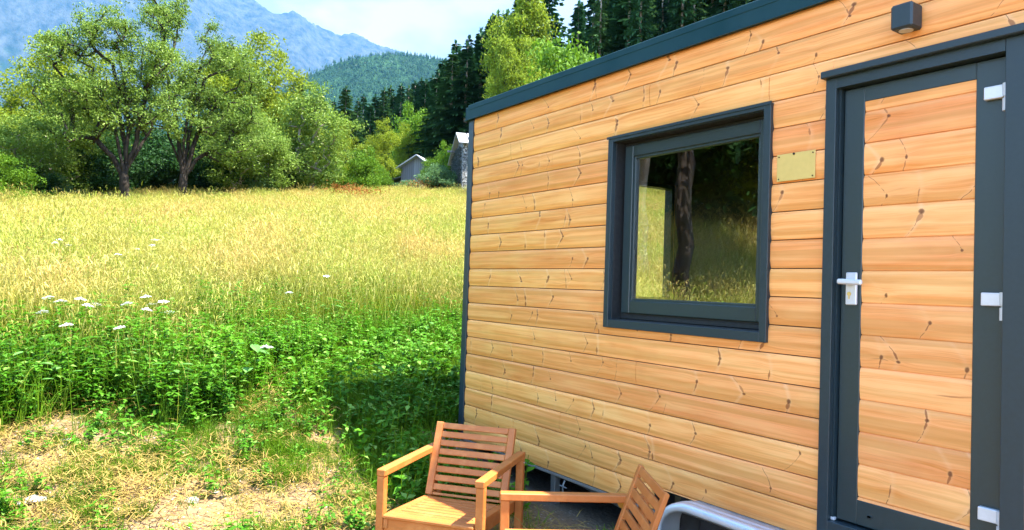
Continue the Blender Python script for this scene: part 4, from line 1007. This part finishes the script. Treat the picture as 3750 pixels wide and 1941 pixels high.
w_low = [weed_kind(210+i, .24, 7, .07, (M['weed'], M['blade_green']), rad=.14) for i in range(3)]
X = r.uniform(-6.5, -.3, 17000); Y = r.uniform(-8, 4.2, 17000); fr = front(Y, X); dpt = fr-X
bulge = 1.5*np.exp(-((Y-.6)/1.1)**2)
k = clear(X, Y) & (dpt > -.15) & (dpt < 1.7+bulge+r.normal(0, .45, len(X))); k &= r.random(len(X)) < np.where(dpt > 1.6+bulge, .3, .78)
wx, wy = X[k], Y[k]; hs = np.clip(.66+.10*(front(wy, wx)-wx)-.22*np.clip((wy+1.3)/1., 0, 1), .42, .95)*r.uniform(.75, 1.25, len(wx))
P = np.stack([wx, wy, H(wx, wy)], -1); n = len(wx)
scatter('green_weeds', w_tall+g_green, P, np.stack([r.normal(0, .1, n), r.normal(0, .1, n), r.uniform(0, 6.28, n)], -1), hs, np.where(r.random(n) < .74, r.integers(0, 5, n), r.integers(5, 8, n)), 'bank of leafy bright green weeds between mown ground and meadow')
# scattered green growth inside the near meadow
X, Y, D, A = polar(2600, 126, 196, 7, 30, r); k = clear(X, Y) & (X < -4.0) & (noise2(X, Y, .45, 9) > -.05)
put('green_grass', g_green, X[k], Y[k], .8, 1.15, 'greener patches of grass within the yellow meadow')

# mown bank: tufts, straw, shaded grass beside the trailer
tuft = []
for i in range(4):
    r_ = np.random.default_rng(300+i); V, _, _ = blades(r_, 60, .085, .17, .0055, .6); tuft.append(quads_mesh('tuft', V, M['blade_green']))
strawk = []
for i in range(4):
    r_ = np.random.default_rng(310+i); n_ = 44; c = np.stack([*r_.normal(0, .12, (2, n_)), r_.uniform(.004, .03, n_)], -1); a = r_.uniform(0, 6.28, n_); d = np.stack([np.cos(a), np.sin(a), r_.uniform(-.05, .3, n_)], -1)*(r_.uniform(.04, .13, n_))[:, None]; s = np.stack([-np.sin(a), np.cos(a), np.zeros(n_)], -1)*.0022
    b = c+d*.5+np.array([0, 0, .01]); strawk.append(quads_mesh('straw', np.concatenate([np.stack([c-s, c+s, b+s, b-s], 1), np.stack([b-s, b+s, c+d+s*.3, c+d-s*.3], 1)]), M['straw']))
X = r.uniform(-3.2, 3.0, 34000); Y = r.uniform(-5.5, 3.4, 34000); zone = (X > front(Y, X)-.4) & clear(X, Y)
shade = (Y > -1.12-.12*np.sin(X*4)) & (X < 1.3)
dist = X-front(Y, X)
cover = .50+.45*noise2(X, Y, 2.6, 21)-.13*dist+np.where(shade, .45, 0)+.12*np.clip((Y+1.9)/.8, 0, 1)+.45*np.exp(-np.abs(dist)/.16)
k = zone & (r.random(len(X)) < np.clip(cover, 0.03, .9)*.62)
tx, ty = X[k], Y[k]; n = len(tx); sh = (ty > -1.12) & (tx < 1.3)
kinds = tuft+w_low
P = np.stack([tx, ty, H(tx, ty)], -1)
scatter('bank_grass', kinds, P, np.stack([r.normal(0, .15, n), r.normal(0, .15, n), r.uniform(0, 6.28, n)], -1), np.where(sh, r.uniform(.7, 1.5, n), r.uniform(.35, 1.0, n)),
        np.where(r.random(n) < np.where(sh, .85, .86), r.integers(0, 4, n), r.integers(4, 7, n)), 'short green tufts and low weeds on the mown bank')
k = zone & (r.random(len(X)) < np.where(shade, .10, .42)*np.clip(.65+.6*noise2(X, Y, 1.7, 5), .12, 1)*.34)
put('dry_straw', strawk, X[k], Y[k], .7, 1.3, 'dry cut straw lying on the bare bank', .15)
# gravel
gr = MB(); r_ = np.random.default_rng(9); ico = np.array([(0, 0, 1), (.89, 0, .45), (.28, .85, .45), (-.72, .53, .45), (-.72, -.53, .45), (.28, -.85, .45), (0, 0, -.6)]); icf = [(0, 1, 2), (0, 2, 3), (0, 3, 4), (0, 4, 5), (0, 5, 1), (6, 2, 1), (6, 3, 2), (6, 4, 3), (6, 5, 4), (6, 1, 5)]
for _ in range(3200):
    x, y = r_.uniform(-.9, 3.6), r_.uniform(-4.6, -.2)
    if x < -.3+.5*math.sin(y*3) and r_.random() < .7: continue
    s = r_.uniform(.003, .010)*(1.9 if r_.random() < .05 else 1); gr.add(ico*s*r_.uniform(.7, 1.3, 3)+np.array([x, y, Hs(x, y)+s*.2]), icf)
tag(gr.build('gravel', M['rock']), 'small pale gravel scattered over the bare ground', 'gravel', kind='stuff')

# single plants and stones one can point at
def ground_hit(px, py, lift=0.):
    d = at(px, py, 1.)-CAM; t = .5
    while t < 60:
        p = CAM+d*t
        if p[2] < Hs(p[0], p[1])+lift: return p
        t += .02
    return p
def stone(px, py, s, seed, label):
    r_ = np.random.default_rng(seed); p = ground_hit(px, py); bm = MB(); t = []
    for i in range(7):
        for j in range(12):
            th = math.pi*i/6; ph = j*math.pi/6; q = np.array([math.sin(th)*math.cos(ph)*1.5, math.sin(th)*math.sin(ph), math.cos(th)*.5]); t.append(q*(1+.16*math.sin(3*ph+seed)+.10*math.cos(5*th+ph*2))*s)
    f = [(i*12+j, i*12+(j+1) % 12, (i+1)*12+(j+1) % 12, (i+1)*12+j) for i in range(6) for j in range(12)]
    bm.add(np.array(t), f); o = bm.build('stone', M['rock']); o.location = (p[0], p[1], Hs(p[0], p[1])+s*.12); o.rotation_euler = (0, 0, seed); tag(o, label, 'stone', 'pale stones on the bare ground')
stone(88, 1262, .040, 1, 'pale flat stone at the lower left of the bare ground'); stone(52, 1272, .028, 2, 'small pale stone beside the lower left flat one')
stone(485, 1265, .040, 3, 'pale flat stone near the bottom, between the grass tufts'); stone(535, 1280, .032, 4, 'small pale stone right of the middle flat one'); stone(165, 1110, .025, 5, 'small round stone higher on the bank')
def umbel(seed):
    r_ = np.random.default_rng(seed); st = MB(); st.tube([(0, 0, -.05), (.01, .0, .4), (.0, .02, .78)], [.004, .003, .002], 5); hd = MB()
    for k in range(9):
        a = k*2.4; d = .012*k**.62*1.6; x, y = math.cos(a)*d, math.sin(a)*d; st.tube([(0, .02, .78), (x, .02+y, .83)], .0012, 4)
    for q in range(13):
        A = q*2.4; D_ = .0155*math.sqrt(q); cz = .838-D_*.25+r_.uniform(-.005, .005)
        for k in range(9):
            a = k*2.4+q; d = .0042*math.sqrt(k); x, y = math.cos(A)*D_+math.cos(a)*d, math.sin(A)*D_+math.sin(a)*d+.02; z = cz-d*.3
            hd.add([(x-.0045, y-.003, z), (x+.002, y-.0045, z+.002), (x+.0045, y+.003, z), (x-.001, y+.0045, z+.003)], [(0, 1, 2, 3)]); hd.add([(x-.004, y, z-.004), (x, y+.004, z-.005), (x+.004, y, z-.003)], [(0, 1, 2)])
    return st.mesh('stem', M['blade_green']), hd.mesh('flower_head', M['petal'])
UM = [umbel(1), umbel(2)]
def where(px, py): 
    h = 'left' if px < 290 else ('middle' if px < 520 else 'right'); return h
for i, (px, py) in enumerate([(165, 745), (178, 757), (150, 760), (140, 773), (192, 752), (210, 762), (395, 745), (410, 755), (435, 762), (380, 757), (350, 778), (445, 775), (200, 818), (375, 818), (180, 575), (150, 600), (170, 610), (190, 612), (375, 600), (395, 575), (410, 610), (430, 600), (335, 625), (300, 640), (735, 735), (820, 690), (690, 875), (1185, 740)][:27]):
    p = ground_hit(px, py, .80*.95); g = (p[0], p[1], Hs(p[0], p[1])); s, hd = UM[i % 2]
    o = empty('umbel_flower', g, i*1.1); o.scale = (.72, .72, .92); o.rotation_euler = (r_.normal(0, .15), r_.normal(0, .15), i*1.1)
    tag(o, 'white flat-topped flower standing above the meadow grass', 'flower', 'white flowers in the meadow'); link('stem', s, o); link('flower_head', hd, o)
def broad_weed(px, py, n, L, hgt, seed, label, mat=None, name='broad_leaved_weed'):
    r_ = np.random.default_rng(seed); p = ground_hit(px, py, hgt*.6); V = []; st = MB(); g = np.array([p[0], p[1], Hs(p[0], p[1])])
    for k in range(n):
        az = k*2.4+r_.uniform(-.3, .3); hh = hgt*r_.uniform(.45, 1.); c = np.array([math.cos(az)*.06, math.sin(az)*.06, hh]); st.tube([(0, 0, -.03), tuple(c*.6+np.array([0, 0, .02])), tuple(c)], .0028, 5)
        d = np.array([math.cos(az), math.sin(az), r_.uniform(-.25, .35)]); s = np.array([-math.sin(az), math.cos(az), 0])*.5; l = L*r_.uniform(.6, 1.15)
        prof = [(0, .05), (.15, .42), (.4, .60), (.7, .42), (1, .02)]
        for (t0, w0), (t1, w1) in zip(prof[:-1], prof[1:]):
            z0, z1 = -.25*t0*t0*l, -.25*t1*t1*l
            for sg in (-1, 1):
                a = c+d*l*t0+np.array([0, 0, z0]); b = c+d*l*t1+np.array([0, 0, z1]); V.append([a, b, b+sg*s*w1*l+np.array([0, 0, .07*l]), a+sg*s*w0*l+np.array([0, 0, .07*l])])
    o = tag(empty(name, tuple(g)), label, 'plant'); m = MB()
    for q in V: m.add(q, [(0, 1, 2, 3)])
    m.build('leaves', mat or M['big_leaf'], o, True); st.build('stem', M['blade_green'], o)
broad_weed(630, 925, 9, .12, .50, 1, 'weed with big round pale leaves at the front of the green bank')
broad_weed(830, 790, 7, .11, .45, 2, 'pale broad-leaved weed on top of the green bank')
broad_weed(75, 940, 7, .10, .40, 3, 'broad-leaved weed at the far left front of the bank')
broad_weed(160, 975, 6, .09, .38, 4, 'broad-leaved weed left of the centre of the bank')
broad_weed(430, 970, 7, .10, .40, 5, 'broad-leaved weed just left of the dark hollow')
broad_weed(1075, 815, 6, .10, .42, 6, 'pale broad-leaved weed near the house corner')
broad_weed(310, 900, 8, .075, .45, 7, 'weed with small round leaves in the middle of the bank')
def grass_clump(px, py, n, rad, h, seed, label, mat=None):
    r_ = np.random.default_rng(seed); p = ground_hit(px, py); V, _, _ = blades(r_, n, rad, h, .006, .5); o = link('grass_tuft', quads_mesh('grass_tuft', V, mat or M['blade_green'])); o.location = (p[0], p[1], Hs(p[0], p[1])); tag(o, label, 'grass tuft', 'single tufts on the mown bank')
grass_clump(725, 1205, 300, .13, .21, 1, 'largest upright grass tuft, on the bank left of the armchair')
grass_clump(200, 1148, 160, .08, .15, 2, 'round green tuft on the left of the bank'); grass_clump(378, 1148, 160, .08, .15, 3, 'round green tuft in the middle of the bank')
grass_clump(585, 1290, 240, .11, .12, 4, 'low leafy tuft near the bottom edge'); grass_clump(8, 1190, 180, .11, .18, 5, 'green tuft cut by the left edge'); grass_clump(12, 1290, 160, .1, .15, 6, 'low tuft at the bottom left corner')
grass_clump(690, 1140, 200, .12, .16, 7, 'leafy tuft above the largest one'); grass_clump(960, 1080, 260, .14, .26, 8, 'tall dark tuft in the shadow of the house'); grass_clump(240, 1290, 120, .08, .12, 9, 'low tuft between the pale stones'); grass_clump(340, 1290, 120, .08, .12, 10, 'low tuft left of the middle pale stone')
grass_clump(905, 1290, 200, .12, .14, 11, 'short tuft beside the front leg of the armchair')
_p = ground_hit(1445, 1322); 
r_ = np.random.default_rng(8); V, _, _ = blades(r_, 26, .05, .17, .012, .9); o = link('weed_clump', quads_mesh('weed_clump', V, M['blade_green'])); o.location = (1.93, -.02, Hs(1.93, -.02)); tag(o, 'small grassy weed growing under the edge of the tiny house', 'weed')
# rusty dock plants in the far meadow
for i, (px, py, s) in enumerate([(868, 500, 1.), (915, 505, .7), (1090, 478, 1.), (1120, 480, .9), (1062, 480, .8), (1145, 478, .8)]):
    p = ground_hit(px, py, .4); r_ = np.random.default_rng(60+i); n_ = 700; P = np.stack([*r_.normal(0, .5, (2, n_)), r_.uniform(.45, 1.15, n_)*(.6+.4*s)], -1)
    o = tag(empty('dock_plant', (p[0], p[1], Hs(p[0], p[1]))), ['rusty red dock patch, the brightest in the far meadow', 'fainter rusty dock right of the brightest one', 'rusty dock before the willow bush', 'rusty dock before the stone barn foot', 'rusty dock left of the barn bushes', 'rusty dock nearest the house corner'][i], 'dock plant', 'rusty dock plants far up the meadow')
    link('seed_heads', quads_mesh('seed_heads', leaf_quads(P, np.full(n_, .10), r_, droop=-.9, aspect=.4), M['rust']), o)  # rusty seed heads of the dock, as one mesh
    V, _, _ = blades(r_, 60, .35, .8, .012, .2); link('stems', quads_mesh('stems', V, M['rust']), o)

# ------------------------------------------------------------------ far hills and mountain
def fbm(x, y, oct=6, seed=0, ridged=False):
    r_ = np.random.default_rng(seed); v = np.zeros_like(x); amp = 1.; f = 1.; tot = 0
    for k in range(oct):
        s = 0
        for q in range(3):
            a = r_.uniform(0, 6.28); s = s+np.sin((x*math.cos(a)+y*math.sin(a))*f*r_.uniform(.8, 1.25)+r_.uniform(0, 6.28)+.9*np.sin((y*math.cos(a)-x*math.sin(a))*f*.8+r_.uniform(0, 6.28)))
        s = s/3; s = 1-2*np.abs(s) if ridged else s; v = v+s*amp; tot += amp; amp *= .52; f *= 2.03
    return v/tot
def radial_hill(name, a0, a1, na, rr, nr, top, noise_amp, wave, seed, mat, ridged=True, expo=1.):
    A = np.radians(np.linspace(a0, a1, na)); RR = np.linspace(rr[0], rr[2], nr); AA, RG = np.meshgrid(A, RR, indexing='ij')
    deg = np.degrees(AA); t = np.interp(deg, top[0][::-1], top[1][::-1]) if top[0][0] > top[0][-1] else np.interp(deg, *top)
    X = CAM[0]+RG*np.cos(AA); Y = CAM[1]+RG*np.sin(AA); rp = rr[1]*(1+.06*fbm(AA*40, AA*0, 3, seed+5))
    peak = 1.57+t*rp; base = -30.
    u = np.clip((RG-rr[0])/(rp-rr[0]), 0, 1)**expo; dn = np.clip((RG-rp)/(rr[2]-rp), 0, 1)
    Z = base+(peak-base)*u*(1-.55*dn)
    n = fbm(X/wave, Y/wave, 6, seed, ridged); Z = Z+n*noise_amp*np.minimum(1, u*1.3)*(1-.75*np.exp(-((RG-rp)/(.04*rr[1]))**2))
    V = np.stack([X, Y, Z], -1).reshape(-1, 3); I = np.arange(na*nr).reshape(na, nr); F = np.stack([I[:-1, :-1], I[:-1, 1:], I[1:, 1:], I[1:, :-1]], -1).reshape(-1, 4)
    me = bpy.data.meshes.new(name); me.vertices.add(len(V)); me.vertices.foreach_set('co', V.ravel()); me.loops.add(F.size); me.loops.foreach_set('vertex_index', F.ravel().astype(np.int32))
    me.polygons.add(len(F)); me.polygons.foreach_set('loop_start', np.arange(0, F.size, 4, dtype=np.int32)); me.polygons.foreach_set('use_smooth', np.ones(len(F), bool)); me.update(calc_edges=True)
    me.materials.append(mat); tag(link(name, me), kind='structure'); return X, Y, Z
def mat_mountain():
    t = NT('mountain_rock_and_woods'); P = t.pos(); z = t.xyz(P)[2]; n = t.noise(P, .0035, 8, .62); n2 = t.noise(t.mapv(P, (1, 1, .35)), .012, 7, .7)
    nz = t.xyz(t.n('ShaderNodeNewGeometry').outputs['Normal'])[2]
    rock = t.mix(t.rng(n2, .35, .65), (.010, .018, .024), (.058, .064, .070)); wood = t.mix(t.rng(n2, .35, .7), (.006, .018, .010), (.016, .034, .016))
    f = t.math('ADD', t.math('ADD', t.math('MULTIPLY', nz, -1.3), t.rng(z, 600, 2600, 0, .9)), t.math('MULTIPLY', n, 1.2)); f = t.rng(f, -.05, .25)
    return t.done(t.bsdf(t.mix(f, wood, rock), .95, normal=t.bump(n2, .6, 40.), spec=.1))
def mat_hill():
    t = NT('wooded_hill'); P = t.pos(); n = t.noise(P, .010, 6, .6); n2 = t.noise(P, .06, 4, .7)
    c = t.mix(t.rng(n, .35, .65), (.008, .028, .012), (.022, .060, .020)); c = t.mix(t.rng(n2, .62, .72, 0, .5), c, (.35, .33, .30))
    return t.done(t.bsdf(c, .95, normal=t.bump(n2, 1., 12.), spec=.1))
radial_hill('mountain', 108, 192, 700, (5200, 8200, 11500), 130,
    ([108, 140, 150, 153, 155.2, 156.6, 157.5, 158.3, 159.1, 160., 161.2, 162.2, 162.9, 163.5, 164.1, 164.9, 165.8, 166.6, 167.4, 170, 175, 180, 192],
     [.2, .24, .30, .306, .312, .318, .322, .330, .333, .327, .335, .341, .3495, .3525, .347, .346, .354, .363, .372, .40, .44, .45, .45]), 260, 1300, 3, mat_mountain())
hx, hy, hz = radial_hill('wooded_hill', 140, 176, 260, (1000, 2200, 3200), 90,
    ([140, 146, 150, 152.1, 153.5, 155.5, 157, 158.5, 160, 161.5, 163, 165, 170, 176], [.29, .30, .305, .309, .314, .315, .310, .303, .293, .276, .258, .235, .19, .14]), 60, 260, 8, mat_hill(), ridged=False)
# the wood on that hill
r = np.random.default_rng(55); n = 40000
ia = r.integers(0, hx.shape[0]-1, n); ir = r.integers(4, int(hx.shape[1]*.62), n); P = np.stack([hx[ia, ir]+r.normal(0, 8, n), hy[ia, ir]+r.normal(0, 8, n), hz[ia, ir]-2], -1)
def far_conifer(seed, mat):
    r_ = np.random.default_rng(seed); V = []
    for k in range(9):
        z = 1.5+k*1.9; w = 3.6*(1-z/20)+.3
        for q in range(7):
            a = q*.9+r_.uniform(0, .5)+k; l = w*r_.uniform(.7, 1.2); c = np.array([0, 0, z+2.6]); e = np.array([math.cos(a)*l, math.sin(a)*l, z-.3]); s = np.array([-math.sin(a), math.cos(a), 0])*l*.5; V.append([c, (c+e)/2+s, e, (c+e)/2-s])
    return quads_mesh('far_conifer', np.array(V), mat)
scatter('hill_forest', [far_conifer(1, M['needle']), far_conifer(2, M['needle'])], P, np.stack([r.normal(0, .04, n), r.normal(0, .04, n), r.uniform(0, 6.28, n)], -1), r.uniform(.4, .8, n), r.integers(0, 2, n), 'distant wood covering the hill below the mountain', 'wood')

# ------------------------------------------------------------------ air between here and the mountain
HAZE = 0.56e-4
hz_ = MB(); hz_.box(-12500, 2500, -4200, 12400, -260, 6200)
t = NT('valley_haze'); v = t.n('ShaderNodeVolumePrincipled'); v.inputs['Color'].default_value = (.085, .27, .52, 1); v.inputs['Density'].default_value = HAZE; v.inputs['Anisotropy'].default_value = .0
t.L.new(v.outputs[0], t.out.inputs['Volume'])
tag(hz_.build('haze', t.m), 'pale blue haze filling the valley', 'haze', kind='stuff')
